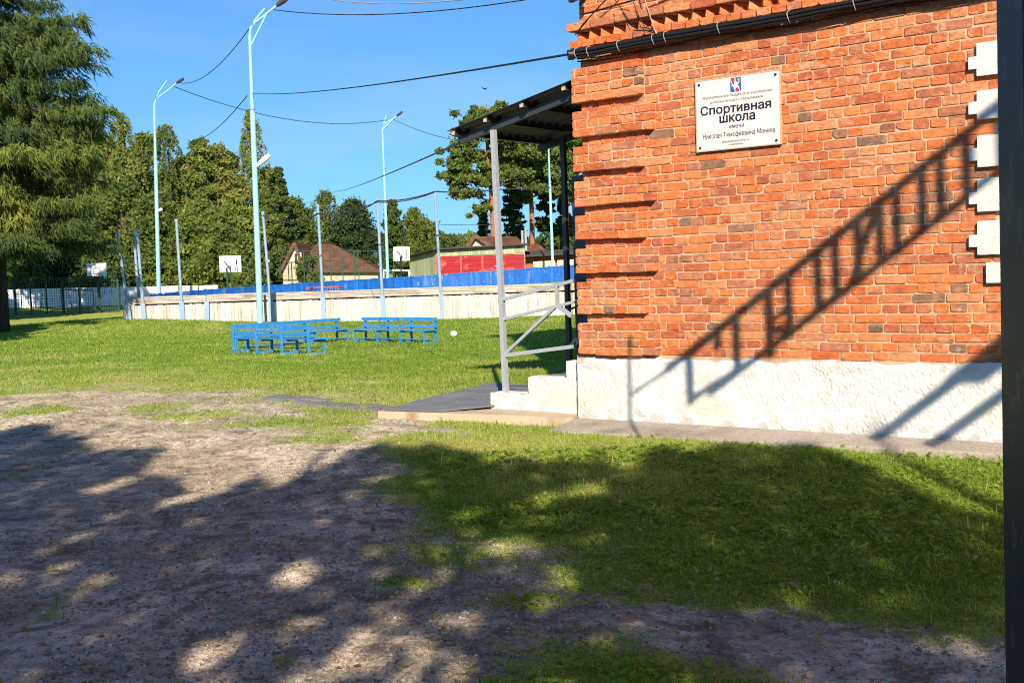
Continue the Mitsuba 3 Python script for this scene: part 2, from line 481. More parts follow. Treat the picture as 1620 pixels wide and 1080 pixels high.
def jamb(p, n, uv):
    c = MIX((0.72, 0.72, 0.71), (0.60, 0.60, 0.59), FBM(wu(p) * 8, p.z * 9, 3.0, 4))
    return MIX(c, (0.50, 0.47, 0.43), SS(0.64, 0.78, FBM(wu(p) * 21, p.z * 19, 8.0, 4)) * 0.4)


mat('jamb_paint', jamb)
mat('grey_steel', color=(0.33, 0.36, 0.40), rough=0.33, spec=0.6)
mat('dark_steel', color=(0.032, 0.038, 0.046), rough=0.35, spec=0.5)
def post_color(p, n, uv):
    c = MIX((0.010, 0.015, 0.016), (0.017, 0.024, 0.025), FBM(p.x * 9, p.y * 9, p.z * 4, 3))
    c = MIX(c, (0.075, 0.075, 0.070), SS(0.64, 0.72, FBM(p.x * 30, p.y * 30, p.z * 7, 3)) * 0.5)
    return MIX(c, (0.10, 0.055, 0.03), SS(0.66, 0.72, FBM(p.x * 14 + 5, p.y * 14, p.z * 11, 4)) * 0.7)


mat('dark_green_steel', post_color, rough=0.42, spec=0.5)
mat('roof_sheet', color=(0.085, 0.090, 0.095), rough=0.40, spec=0.5)
mat('wood_end', color=(0.52, 0.40, 0.28))
mat('black_cable', color=(0.014, 0.014, 0.016), rough=0.42)
mat('grey_cable', color=(0.35, 0.34, 0.33), rough=0.6)
mat('sign_face', color=(0.70, 0.67, 0.65), rough=0.35, spec=0.4)
mat('sign_ink', color=(0.020, 0.016, 0.040), rough=0.6)
mat('sign_grey_ink', color=(0.11, 0.10, 0.11), rough=0.6)
mat('emblem_blue', color=(0.02, 0.10, 0.42), rough=0.5)
mat('emblem_red', color=(0.55, 0.02, 0.06), rough=0.5)
mat('emblem_gold', color=(0.62, 0.25, 0.10), rough=0.5)
mat('red_pipe', color=(0.42, 0.10, 0.09), rough=0.5)
mat('dark_ink', color=(0.02, 0.02, 0.025), rough=0.6)
mat('green_fence_paint', color=(0.02, 0.075, 0.050), rough=0.5)
mat('dark_roof', color=(0.05, 0.048, 0.046), rough=0.7)
mat('bird_black', color=(0.012, 0.012, 0.014))
scene['grass_blade'] = {'type': 'principledthin', 'base_color': mikit.proc(blade_color), 'roughness': 0.5, 'diff_trans': 1.0, 'spec_trans': 0.0, 'eta': 1.4}
scene['leaf'] = {'type': 'principledthin', 'base_color': mikit.proc(leaf_color), 'roughness': 0.6, 'diff_trans': 0.7, 'spec_trans': 0.0, 'eta': 1.4}


def pebble_color(p, n, uv):
    c = MIX((0.19, 0.16, 0.125), (0.50, 0.45, 0.38), SS(0.15, 0.95, uv.x))
    c = MIX(c, (0.26, 0.17, 0.11), SS(0.6, 0.8, uv.y) * 0.6)
    return MIX(c, (0.66, 0.62, 0.56), SS(0.97, 0.985, uv.x))


mat('pebble', pebble_color)
scene['glass'] = {'type': 'thindielectric', 'int_ior': 1.5}

# ------------------------------------------------------------------ ground
gx = np.unique(np.concatenate([np.linspace(-6.5, 5.5, 221), np.linspace(-30, 12, 100), [-700, -400, -250, -150, -100, -75, -60, -50, -42, -36, 15, 20, 28, 40, 60, 90, 140, 250, 400, 700]]))
gy = np.unique(np.concatenate([np.linspace(2.8, 13.0, 201), np.linspace(13, 60, 140), np.linspace(60, 130, 71), [-700, -300, -120, -60, -30, -15, -8, -4, -1, 1, 2, 140, 160, 190, 240, 320, 450, 700]]))
gx = gx[np.concatenate([[True], np.diff(gx) > 0.01])]; gy = gy[np.concatenate([[True], np.diff(gy) > 0.01])]
X_, Y_ = np.meshgrid(gx, gy)
gv = np.stack([X_, Y_, ground_at(X_, Y_)], -1).reshape(-1, 3)
ni = len(gx); ii, jj = np.meshgrid(np.arange(len(gy) - 1), np.arange(ni - 1), indexing='ij')
q = np.stack([ii * ni + jj, ii * ni + jj + 1, (ii + 1) * ni + jj + 1, (ii + 1) * ni + jj], -1).reshape(-1, 4)
scene['ground'] = mikit.ply((gv, q), 'soil_ground', smooth=True)
tag('ground', 'bare gravelly soil yard and uneven lawn', kind='structure')

# ------------------------------------------------------------------ the brick building
BLD = thing('brick_building', 'old red brick building with projecting corner quoins, sawtooth cornice and white plastered base', 'building')
LEN, DEP, TOP = 14.0, 12.0, 12.9
WL, QL = 0.118, 0.055                                      # left edge of the wall and of the quoins, which stand in from the base's corner
WU0, WU1, WZ0, WZ1 = 3.93, 5.1, 1.25, 3.15                 # window opening behind the white jamb blocks
m = M()
bbox(m, WL, WU0, 0.0, 0.5, 0.45, 4.35)
bbox(m, WU1, LEN, 0.0, 0.5, 0.45, 4.35)
bbox(m, WU0, WU1, 0.0, 0.5, 0.45, WZ0)
bbox(m, WU0, WU1, 0.0, 0.5, WZ1, 4.35)
WALL = m.put(BLD + '__wall', 'mortar')
m = M()
bbox(m, WL - 0.01, LEN, -0.012, DEP, 4.352, TOP)
bbox(m, WL, LEN, 0.502, DEP, 0.45, 4.350)
m.put(BLD + '__wall', 'far_brick')
m = M()
bbox(m, -0.50, LEN + 0.6, -0.50, DEP + 0.6, TOP + 0.002, TOP + 0.18)
apex0, apex1 = B(4.5, DEP / 2, TOP + 2.6), B(LEN - 4.5, DEP / 2, TOP + 2.6)
cs = [B(-0.50, -0.50, TOP + 0.182), B(LEN + 0.6, -0.50, TOP + 0.182), B(LEN + 0.6, DEP + 0.6, TOP + 0.182), B(-0.50, DEP + 0.6, TOP + 0.182)]
m.add(np.array(cs + [apex0, apex1]), [[0, 1, 5], [0, 5, 4], [1, 2, 5], [2, 3, 4], [2, 4, 5], [3, 0, 4]])
m.put(BLD + '__roof', 'dark_roof')

# plinth with rounded top edge and a rough face
pu = np.concatenate([[-0.0], np.linspace(0.0, 6.5, 200), [LEN]]); prof = [(0.02, 0.0, 0.0), (-0.030, 0.02, 1.0)] + [(-0.030, z, 1.0) for z in np.linspace(0.05, 0.64, 24)] + [(-0.026, 0.668, 1.0), (-0.018, 0.686, 0.6), (0.03, 0.692, 0.0)]
pv = []
for k, (v_, z_, w_) in enumerate(prof):
    pts = B(pu, v_ + 0 * pu, z_ + 0 * pu)
    off = w_ * (0.016 * (meshkit.fbm(np.stack([pu * 7, 0 * pu + z_ * 9, 0 * pu], -1), 3, 5) - 0.5) + 0.010 * (meshkit.fbm(np.stack([pu * 26, 0 * pu + z_ * 30, 0 * pu], -1), 2, 6) - 0.5))
    top = (0.075 * (meshkit.fbm(np.stack([pu * 5, 0 * pu, 0 * pu + 3], -1), 4, 8) - 0.5) - 0.004) if k >= len(prof) - 3 else 0 * pu
    pts = pts + off[:, None] * NV + top[:, None] * np.array([0, 0, 1.0])
    pv.append(pts)
pv = np.array(pv)
k, n_ = pv.shape[:2]; a, b = np.meshgrid(np.arange(k - 1), np.arange(n_ - 1), indexing='ij')
m = M(); m.add(pv.reshape(-1, 3), np.stack([a * n_ + b, a * n_ + b + 1, (a + 1) * n_ + b + 1, (a + 1) * n_ + b], -1).reshape(-1, 4))
bbox(m, 0.004, LEN, 0.03, DEP, 0.0, 0.68)
cv = pv[:, 0]; cv2 = cv.copy(); cv2 = cv + 0.5 * NV
m.add(np.vstack([cv, cv2]), np.stack([np.arange(k - 1), np.arange(1, k), k + np.arange(1, k), k + np.arange(k - 1)], 1))
PLINTH = m.put(BLD + '__plinth', 'plaster', smooth=50)

# courses: bottom of each course's centre line
zc = [0.738 + 0.0744 * i for i in range(10)]
while len(zc) < 23:
    zc.append(zc[-1] + 0.078)
while zc[-1] < 4.28:
    zc.append(zc[-1] + 0.0795)
zc = np.array(zc)
pitch_z = np.gradient(zc)
RECESS = {int(np.argmin(np.abs(zc - z))) for z in (1.002, 1.380, 1.755, 2.062, 2.350, 2.640, 2.995, 3.40)}
BLOCKS, lo_ = [], 0
for i in sorted(RECESS):
    BLOCKS.append((lo_, i - 1, 0.91 if len(BLOCKS) % 2 == 0 else 0.80)); lo_ = i + 1


def block_of(i):
    return next((b for b in BLOCKS if b[0] <= i <= b[1]), None)


BRICKS = []


def brick(uc, zc_, wu, wz, vface, depth, seed, rot=0.0):
    """One brick: a block with a worn, chamfered face; the back stays open in the mortar."""
    r = np.random.default_rng(seed)
    c = 0.0022 + 0.003 * r.random()
    hu, hz = wu / 2, wz / 2
    cut = np.minimum(0.002 + 0.011 * r.random(4) ** 1.8, hz * 0.45)
    if r.random() < 0.22:                       # a knocked-off corner
        cut[r.integers(0, 4)] = min(r.uniform(0.014, 0.026), hz * 0.8)
    o = []
    for k, (sx, sz) in enumerate([(-1, -1), (1, -1), (1, 1), (-1, 1)]):
        a, b = [sx * (hu - cut[k] * r.uniform(0.9, 1.7)), sz * hz], [sx * hu, sz * (hz - cut[k])]
        o += [b, a] if (k % 2 == 0) else [a, b]
    o = np.array(o) + r.normal(0, 0.0011, (8, 2))
    ring = lambda inset, d: np.stack([o[:, 0] * (hu - inset) / hu, np.full(8, -d), o[:, 1] * (hz - inset) / hz], 1)
    fr = ring(c, depth); fr[:, 1] += r.normal(0, 0.0009, 8)
    v = np.vstack([ring(0, 0.0), ring(0, depth - c), fr])
    v[:, 2] += v[:, 0] * r.normal(0, 0.010)
    w = B(uc + v[:, 0], vface + v[:, 1], zc_ + v[:, 2] + 0.0045 * math.sin(uc * 2.3 + zc_ * 5.1) + 0.003 * math.sin(uc * 5.7 + zc_ * 11.0))
    f = [[16, 16 + k, 17 + k] for k in range(1, 7)]
    for lo, hi in ((0, 8), (8, 16)):
        for k in range(8):
            f += [[lo + k, lo + (k + 1) % 8, hi + (k + 1) % 8], [lo + k, hi + (k + 1) % 8, hi + k]]
    return w, np.array(f)


def add_course(i, u0, u1, vface, stretcher, proud=0.0085, vary=0.35, keep=None, first=None):
    u = u0
    r = np.random.default_rng(1000 + i * 7 + int(abs(vface) * 100) + int(u0 * 50))
    z = zc[i]; hz = pitch_z[i] - 0.0098
    if first:
        u = u0 - first
    while u < u1 - 0.03:
        L = (0.249 if stretcher else 0.120) * r.uniform(0.95, 1.05)
        if r.random() < 0.05:
            L = 0.12 if stretcher else 0.25
        if u1 - (u + L) < 0.05:
            L = u1 - u
        a = max(u, u0); e = min(u + L, u1)
        if e - a > 0.03:
            uc = (a + e) / 2
            if keep is None or keep(uc, z):
                pr = proud * r.uniform(1 - vary, 1 + vary)
                BRICKS.append((uc, z, *brick(uc, z + r.normal(0, 0.0016), e - a - 0.001, hz * r.uniform(0.93, 1.06), vface, pr, r.integers(1 << 30)), r.random(), r.random()))
        u += L + r.uniform(0.0075, 0.013)


def in_window(u, z):
    return WU0 - 0.02 < u < WU1 + 0.02 and WZ0 < z < WZ1


m = M()
CORN = (3.505, 3.555)
for i, z in enumerate(zc):
    st = i % 2 == 0
    blk = block_of(i)
    off = 0.0 if st else 0.065
    if 3.50 < z < 3.76:
        continue
    if blk:
        add_course(i, QL, blk[2], -0.001, st, proud=0.078, vary=0.05, first=off + (0.02 if i % 4 else 0.07))
        add_course(i, blk[2] + 0.008, 6.3, 0.0, st, first=off, keep=lambda u, z: not in_window(u, z))
    else:
        add_course(i, WL, 6.3, 0.0, st, first=off, keep=lambda u, z: not in_window(u, z))
for (a, b, r_) in BLOCKS:
    bbox(m, QL + 0.008, r_ - 0.008, -0.0700, 0.55, zc[a] - pitch_z[a] * 0.40, zc[b] + pitch_z[b] * 0.40)
m.put(BLD + '__quoin_core', 'mortar')

# cornice: a row of headers, a row of bricks set cornerwise, a row of stretchers
m = M()
bbox(m, WL, LEN, -0.055, 0.0, 3.508, 3.572)
bbox(m, 0.09, WL, -0.055, 0.5, 3.508, 3.572)
bbox(m, WL, LEN, -0.05, 0.0, 3.655, 3.735)
bbox(m, 0.09, WL, -0.05, 0.5, 3.655, 3.735)
m.put(BLD + '__cornice_core', 'mortar')
u = 0.072; r = np.random.default_rng(5)
while u < 6.3:
    L = 0.122 * r.uniform(0.94, 1.06)
    BRICKS.append((u + L / 2, 3.54, *brick(u + L / 2, 3.540, L, 0.066, -0.056, 0.045 * r.uniform(0.9, 1.1), r.integers(1 << 30)), r.random(), r.random()))
    u += L + 0.011
u = 0.055
while u < 6.3:
    L = 0.25 * r.uniform(0.95, 1.05)
    BRICKS.append((u + L / 2, 3.695, *brick(u + L / 2, 3.695, L, 0.068, -0.052, 0.068 * r.uniform(0.92, 1.08), r.integers(1 << 30)), 0.6 + 0.4 * r.random(), r.random()))
    u += L + 0.012
u = 0.155
while u < 6.3:                                  # corner towards the street
    s = 0.066 * r.uniform(0.9, 1.08)
    z0, z1 = 3.576, 3.652 + r.uniform(-0.006, 0.004)
    P = np.array([[u - s, -0.002, z0], [u, -0.105, z0], [u + s, -0.002, z0], [u - s, -0.002, z1], [u + r.normal(0, 0.004), -0.100 + r.uniform(0, 0.02), z1], [u + s, -0.002, z1]])
    BRICKS.append((u, 3.615, B(P[:, 0], P[:, 1], P[:, 2]), np.array([[0, 1, 4], [0, 4, 3], [1, 2, 5], [1, 5, 4], [3, 4, 5], [0, 2, 1]]), r.random() * 0.7, r.random()))
    u += 0.1335

# the 300 that show largest are single entries, the rest one mesh
view = np.array([(B(x[0], 0, x[1]) - CAM) for x in BRICKS]); px = 810 + F_PX * (view @ RGT) / (view @ FWD); py = 540 - F_PX * (view @ UPV) / (view @ FWD)
size = np.array([np.ptp(x[2] @ UV_) * np.ptp(x[2][:, 2]) for x in BRICKS]) / np.sum(view ** 2, 1)
seen = (px > 880) & (px < 1588) & (py > 0) & (py < 600)
order = np.argsort(-(size * seen)); single = set(order[:300].tolist())
rest = M()
for k, (uc, z, v, f, r0, r1) in enumerate(BRICKS):
    if k in single:
        M().add(v, f, (r0, r1)).put(WALL + '__brick', 'brick', uv=True)
    else:
        rest.add(v, f, (r0, r1))
tag(rest.put(WALL + '__brickwork', 'brick', uv=True), kind='stuff')

# white jamb blocks of the window
for (z0, z1, ub, arm) in [(2.808, 3.045, 3.688, True), (2.495, 2.702, 3.688, True), (2.148, 2.375, 3.688, True), (1.824, 2.066, 3.686, True), (1.508, 1.755, 3.684, True), (1.30, 1.45, 3.745, False)]:
    m = M()
    poly = [(ub, z0), (WU0 + 0.02, z0), (WU0 + 0.02, z1), (ub, z1)]
    if arm:
        zm = z0 + 0.42 * (z1 - z0); h = 0.045
        poly = [(ub, z0), (WU0 + 0.02, z0), (WU0 + 0.02, z1), (ub, z1), (ub, zm + h), (ub - 0.060, zm + h - 0.003), (ub - 0.060, zm - h), (ub, zm - h)]
    o = Polygon(poly).buffer(-0.006).buffer(0.006, join_style='round')
    m.prism(o, -0.048, 0.0, lambda v: B(v[:, 0], v[:, 2], v[:, 1]))
    m.put(BLD + '__jamb_block', 'jamb_paint')
for dz in (WZ0, WZ1):
    m = M(); bbox(m, WU0 - 0.02, WU1 + 0.2, -0.05, 0.1, dz - 0.06, dz + 0.02); m.put(BLD + '__window_ledge', 'white_paint')
WIN = BLD + '__window'
m = M()
bbox(m, WU0, WU1, 0.14, 0.20, WZ0, WZ0 + 0.07); bbox(m, WU0, WU1, 0.14, 0.20, WZ1 - 0.07, WZ1)
bbox(m, WU0, WU0 + 0.07, 0.14, 0.20, WZ0 + 0.07, WZ1 - 0.07); bbox(m, WU1 - 0.07, WU1, 0.14, 0.20, WZ0 + 0.07, WZ1 - 0.07)
bbox(m, (WU0 + WU1) / 2 - 0.03, (WU0 + WU1) / 2 + 0.03, 0.14, 0.20, WZ0 + 0.07, WZ1 - 0.07)
m.put(WIN + '__frame', 'white_paint')
m = M(); bbox(m, WU0 + 0.02, WU1 - 0.02, 0.168, 0.172, WZ0 + 0.02, WZ1 - 0.02); m.put(WIN + '__pane', 'glass')
m = M(); bbox(m, WU0 - 0.05, WU1 + 0.05, 0.49, 0.50, WZ0 - 0.05, WZ1 + 0.05); m.put(BLD + '__room_wall', 'cream_wall')
# entrance door on the side wall
m = M()
bbox(m, 0.02, 0.116, 0.72, 0.80, 0.63, 2.74); bbox(m, 0.02, 0.116, 1.80, 1.88, 0.63, 2.74); bbox(m, 0.02, 0.116, 0.80, 1.80, 2.66, 2.74)
m.put(BLD + '__door_frame', 'dark_steel')
m = M(); bbox(m, 0.07, 0.115, 0.803, 1.797, 0.64, 2.657); m.put(BLD + '__door', 'dark_steel')

# ------------------------------------------------------------------ pavement, slab, mat, stairs
m = M()
uu = np.linspace(0.0, 7.0, 71)
front_v = np.interp(uu, [0, 3.85, 7], [-0.50, -0.28, -0.28]) + 0.012 * (meshkit.fbm(np.stack([uu * 3, 0 * uu, 0 * uu], -1), 3, 4) - 0.5)
front_z = np.interp(uu, [0, 1.0, 3.85, 7], [0.035, 0.045, 0.082, 0.10]); back_z = np.interp(uu, [0, 3.85, 7], [0.097, 0.125, 0.13])
rows = [B(uu, front_v - 0.004, front_z - 0.14), B(uu, front_v, front_z - 0.012), B(uu, front_v + 0.012, front_z)]
for t in np.linspace(0.1, 1.0, 8):
    v_ = front_v * (1 - t) - (0.050 + 0.012 * (meshkit.fbm(np.stack([uu * 9, 0 * uu, 0 * uu], -1), 3, 14) - 0.5)) * t
    rows.append(B(uu, v_, front_z * (1 - t) + back_z * t + 0.006 * (meshkit.fbm(np.stack([uu * 4, v_ * 4, 0 * uu], -1), 3, 9) - 0.5)))
rows.append(B(uu, 0 * uu - 0.050, back_z - 0.1)); rows = np.array(rows); k, n_ = rows.shape[:2]
a, b = np.meshgrid(np.arange(k - 1), np.arange(n_ - 1), indexing='ij')
m.add(rows.reshape(-1, 3), np.stack([a * n_ + b, a * n_ + b + 1, (a + 1) * n_ + b + 1, (a + 1) * n_ + b], -1).reshape(-1, 4))
e = rows[:, 0]; e2 = e.copy(); e2[:, 2] = -0.15
m.add(np.vstack([e, e2]), np.stack([np.arange(k - 1), np.arange(1, k), k + np.arange(1, k), k + np.arange(k - 1)], 1))
m.put('pavement', 'concrete', smooth=40)
tag('pavement', 'worn concrete apron along the foot of the building', kind='structure')

SLAB = [(-0.03, -0.10), (-0.9, -0.26), (-2.16, -0.55), (-2.55, 0.8), (-2.90, 2.15), (-1.18, 1.75), (-0.03, 1.6)]
m = M()
m.prism(Polygon(SLAB), -0.10, 0.105, lambda v: B(v[:, 0], v[:, 1], v[:, 2] + 0.045 * np.clip((v[:, 1] + 0.1) / 0.3, 0, 1) * (v[:, 0] > -1.6) * (v[:, 2] > 0)))
m.put('entrance_slab', 'slab_concrete')
tag('entrance_slab', 'low concrete slab with a rusty edge in front of the entrance steps', 'slab')

m = M()
MAT_ = Polygon([(-2.12, -0.50), (-1.50, -0.37), (-1.14, 0.10), (-1.14, 1.72), (-2.86, 2.10), (-2.50, 0.8)])
m.prism(MAT_, 0.110, 0.128, lambda v: B(v[:, 0], v[:, 1], v[:, 2] + 0.03 * np.clip((v[:, 1] + 0.1) / 0.3, 0, 1) * np.clip((v[:, 0] + 2.3) / 0.9, 0, 1)))
m.put('rubber_mat', 'rubber')
tag('rubber_mat', 'large dark grey rubber mat lying in front of the entrance steps', 'mat')

PV = tag('paving', 'small grey paving blocks sunk in the grass beside the slab', kind='structure')
r = np.random.default_rng(15)
for i in range(11):
    for j in range(3):
        if r.random() < 0.18:
            continue
        u_, v_ = -2.36 - 0.205 * i - 0.03 * j, -0.30 + 0.115 * j + 0.02 * i
        c = B(u_, v_, 0.0); c[2] = float(ground_at(c[0], c[1])) + 0.002 + r.normal(0, 0.004)
        m = M(); m.box(c + [0, 0, 0.008], (0.098, 0.052, 0.02), BOXB, jit=0.003); m.put('paving__paver', 'paver')
for i in range(9):
    u_, v_ = -1.55 + 0.21 * (i % 5) + r.normal(0, .02), -1.02 - 0.16 * (i // 5) + 0.03 * i
    c = B(u_, v_, 0.0); c[2] = float(ground_at(c[0], c[1])) + 0.004 + r.normal(0, 0.003)
    m = M(); m.box(c, (0.10, 0.075, 0.02), BOXB, jit=0.006); m.put('paving__paver', 'concrete')

ST = thing('entrance_stairs', 'three white plastered steps with dark treads beside the brick corner', 'stairs')


def wobble(mesh, amp, f, seed):
    v = np.array(mesh.vertices)
    v += np.asarray(mesh.vertex_normals) * (amp * (meshkit.fbm(v * f, 3, seed) - 0.5))[:, None]
    mesh.vertices = v
    return mesh


CH = [(-1.19, 0.04), (-1.19, 0.276), (-0.695, 0.276), (-0.695, 0.452), (-0.222, 0.452), (-0.222, 0.618), (0.000, 0.618), (0.000, 0.04)]
for j, (va, vb, nm) in enumerate([(0.10, 0.27, 'near_cheek'), (1.20, 1.36, 'far_cheek')]):
    q = M().prism(Polygon(CH).buffer(-0.012).buffer(0.012), 0, 1, lambda v: B(v[:, 0], va + v[:, 2] * (vb - va), v[:, 1])).mesh()
    q.merge_vertices(); q = q.subdivide_to_size(0.10); q = wobble(q, 0.014, 14, 30 + j)
    scene[numbered(ST + '__cheek')] = mikit.ply(q, 'plaster', smooth=40)
for j, (u0, u1, z) in enumerate([(-1.19, -0.695, 0.276), (-0.695, -0.222, 0.452), (-0.222, 0.112, 0.618)]):
    m = M(); bbox(m, u0 + 0.01, u1 + (0.012 if j < 2 else -0.008), 0.272, 1.198, 0.02, z - 0.03); m.put(ST + '__step', 'slab_concrete')
    m = M(); bbox(m, u0 - 0.005, u1 - 0.002 if j == 2 else u1 + 0.004, 0.276, 1.195, z - 0.028, z - 0.012); m.put(ST + '__tread_mat', 'rubber')

# ------------------------------------------------------------------ canopy over the entrance
def fpt(x, y, v):
    d = ray(x, y); p = P0 + v * NV
    return CAM + d * ((p - CAM) @ NV) / (d @ NV)


CA = thing('entrance_canopy', 'dark corrugated lean-to canopy on steel posts over the entrance steps', 'canopy')


def roof_z(u):
    return 3.252 + (u + 0.04) * (3.252 - 2.940) / 1.57


V0, V1 = 0.05, 1.98
vs = np.linspace(V0, V1, 78); ph = ((vs - V0) / 0.138) % 1.0
cor = np.interp(ph, [0, 0.18, 0.30, 0.70, 0.82, 1.0], [0, 0, 0.020, 0.020, 0, 0])
m = M()
for s in (0.0, 0.003):
    U = np.array([-1.62, 0.11]); vv = []
    for u in U:
        vv.append(B(u + 0 * vs, vs, roof_z(u) + cor + s))
    n_ = len(vs); k = np.arange(n_ - 1)
    m.add(np.vstack(vv), np.stack([k, k + 1, n_ + k + 1, n_ + k], 1))
m.put(CA + '__roof_sheet', 'roof_sheet')
for u in (-1.56, -1.13, -0.66, -0.15):
    m = M(); bbox(m, u - 0.024, u + 0.024, V0 + 0.035, V1 - 0.04, roof_z(u) - 0.052, roof_z(u) - 0.004); pk = m.put(CA + '__purlin', 'dark_steel')
    m = M(); bbox(m, u - 0.022, u + 0.022, V0 + 0.030, V0 + 0.034, roof_z(u) - 0.050, roof_z(u) - 0.006); m.put(pk + '__cut_end', 'wood_end')
for v in (0.23, 1.56):
    m = M(); m.beam(B(-1.60, v, roof_z(-1.60) - 0.090), B(0.11, v, roof_z(0.11) - 0.090), 0.05, 0.072); m.put(CA + '__rafter', 'dark_steel')
m = M()
b0 = B(-1.06, 0.19, 0.276); b1 = B(-1.115, 0.19, roof_z(-1.11) - 0.127)
m.beam(b0, b1, 0.050, 0.050, up=NV); POSTN = m.put(CA + '__post', 'grey_steel')
m = M(); q0, q1 = fpt(905, 279, 0.30), fpt(914, 556, 0.30)
mid_ = (q0 + q1) / 2; m.box(mid_ + UV_ * 0.20, (0.20, 0.02, (q0[2] - q1[2]) / 2), BOXB); m.put(CA + '__panel', 'dark_steel')
m = M(); m.beam(B(-1.05, 1.28, 0.276), B(-1.07, 1.30, roof_z(-1.06) - 0.127), 0.05, 0.05, up=NV); m.put(CA + '__post', 'dark_steel')  # far post coloured darker than the near one, painting in its shade

HR = thing('stair_railing', 'light grey square tube railing beside the entrance steps', 'railing')


VR = 0.19
for (pa, pb, w_) in [((794, 474), (911, 443), 0.032), ((795, 505), (881, 484), 0.028), ((881, 484), (911, 477), 0.028), ((797, 562), (906, 548), 0.036), ((799, 560), (880, 484), 0.030)]:
    m = M(); m.beam(fpt(*pa, VR), fpt(*pb, VR), w_, w_, up=NV); m.put(HR + '__rail', 'grey_steel')
m = M(); m.beam(fpt(881, 453, VR), fpt(882, 486, VR), 0.032, 0.032, up=NV); m.put(HR + '__upright', 'grey_steel')
m = M(); m.beam(fpt(882, 484, VR), fpt(905, 500, VR), 0.036, 0.036, up=NV); m.put(HR + '__brace', 'grey_steel')
for (pa, pb) in [((900, 462), (911, 460)), ((900, 480), (911, 477)), ((900, 489), (911, 486))]:
    m = M(); m.beam(fpt(*pa, 1.28), fpt(*pb, 1.28), 0.022, 0.022, up=NV); m.put(HR + '__rail', 'dark_steel')
m = M(); m.beam(fpt(897, 552, 1.28), fpt(915, 533, 1.28), 0.03, 0.03, up=NV); m.put(HR + '__brace', 'grey_steel')

# ------------------------------------------------------------------ the school sign
SG = thing('school_sign', 'cream school name board with a small crest screwed to the brick wall', 'sign')
SU0, SU1, SZ0, SZ1 = 1.347, 2.119, 2.470, 3.055
SV = -0.038
m = M(); bbox(m, SU0, SU1, SV, SV + 0.014, SZ0, SZ1); m.put(SG + '__board', 'sign_face')
m = M(); w_ = 0.009
for (a0, a1, c0, c1) in [(SU0 - w_, SU1 + w_, SZ1 + 0.001, SZ1 + 0.001 + w_), (SU0 - w_, SU1 + w_, SZ0 - 0.001 - w_, SZ0 - 0.001), (SU0 - w_, SU0 - 0.001, SZ0, SZ1), (SU1 + 0.001, SU1 + w_, SZ0, SZ1)]:
    bbox(m, a0, a1, SV - 0.003, SV + 0.020, c0, c1)
m.put(SG + '__edge_trim', 'wood_end')
for su in (SU0 + 0.03, SU1 - 0.03):
    for sz in (SZ0 + 0.025, SZ1 - 0.028):
        m = M(); m.tube([B(su, SV, sz), B(su, SV - 0.008, sz)], 0.011, 10); m.put(SG + '__screw', 'dark_steel')


def lettering(text, s0, s1, t, h, bold, material, name):
    """Letters across the board from s0 to s1 of its width, on a baseline t of its height below the top, capitals h metres tall."""
    q = meshkit.text_mesh(text, h, 0.0016, bold)
    v = np.array(q.vertices); x0, x1 = v[:, 0].min(), v[:, 0].max()
    W = SU1 - SU0
    u = SU0 + W * s0 + (v[:, 0] - x0) / (x1 - x0) * W * (s1 - s0)
    z = SZ1 - (SZ1 - SZ0) * t + v[:, 1]
    mm = M(); mm.add(B(u, SV - 0.0006 - v[:, 2], z), q.faces); mm.put(SG + '__' + name, material)


lettering('Муниципальное бюджетное учреждение', 0.080, 0.915, 0.268, 0.024, False, 'sign_grey_ink', 'small_lettering')
lettering('дополнительного образования', 0.170, 0.812, 0.340, 0.024, False, 'sign_grey_ink', 'small_lettering')
lettering('Спортивная', 0.050, 0.905, 0.492, 0.072, True, 'sign_ink', 'large_lettering')
lettering('школа', 0.283, 0.715, 0.628, 0.076, True, 'sign_ink', 'large_lettering')
lettering('имени', 0.402, 0.578, 0.722, 0.036, False, 'sign_ink', 'middle_lettering')
lettering('Николая Тимофеевича Манина', 0.075, 0.945, 0.838, 0.043, False, 'sign_ink', 'middle_lettering')
lettering('Владимирская область', 0.312, 0.635, 0.916, 0.018, False, 'sign_grey_ink', 'small_lettering')
lettering('г.Карабаново', 0.385, 0.570, 0.962, 0.016, False, 'sign_grey_ink', 'small_lettering')
EM = SG + '__crest'
eu, ez = SU0 + 0.488 * (SU1 - SU0), SZ1 - 0.115 * (SZ1 - SZ0)
ew, eh = 0.050, 0.060
fr = lambda lo: (lambda v: B(eu + v[:, 0], SV - 0.0006 - v[:, 2] - lo, ez + v[:, 1]))
shield = Polygon([(-ew, eh), (ew, eh), (ew, -eh * 0.8), (ew * 0.86, -eh * 0.93), (0.012, -eh * 0.95), (0, -eh * 1.05), (-0.012, -eh * 0.95), (-ew * 0.86, -eh * 0.93), (-ew, -eh * 0.8)])
M().prism(shield, 0, 0.001, fr(0)).put(EM + '__field', 'emblem_blue')
band = Polygon([(-ew * 0.95, eh), (-ew * 0.25, eh), (ew * 0.75, -eh * 0.93), (ew * 0.05, -eh * 0.93)])
M().prism(band.buffer(0.006).intersection(shield), 0, 0.001, fr(0.0012)).put(EM + '__band_edge', 'white_paint')
M().prism(band.intersection(shield), 0, 0.001, fr(0.0024)).put(EM + '__band', 'emblem_red')
star = Polygon([((0.046 if k % 2 == 0 else 0.019) * math.cos(math.pi / 2 + 0.35 + k * math.pi / 5) + 0.004, (0.046 if k % 2 == 0 else 0.019) * math.sin(math.pi / 2 + 0.35 + k * math.pi / 5) - 0.004) for k in range(10)])
M().prism(star, 0, 0.001, fr(0.0036)).put(EM + '__star', 'white_paint')
M().prism(Point(0.030, 0.040).buffer(0.014), 0, 0.001, fr(0.0012)).put(EM + '__ball', 'emblem_gold')

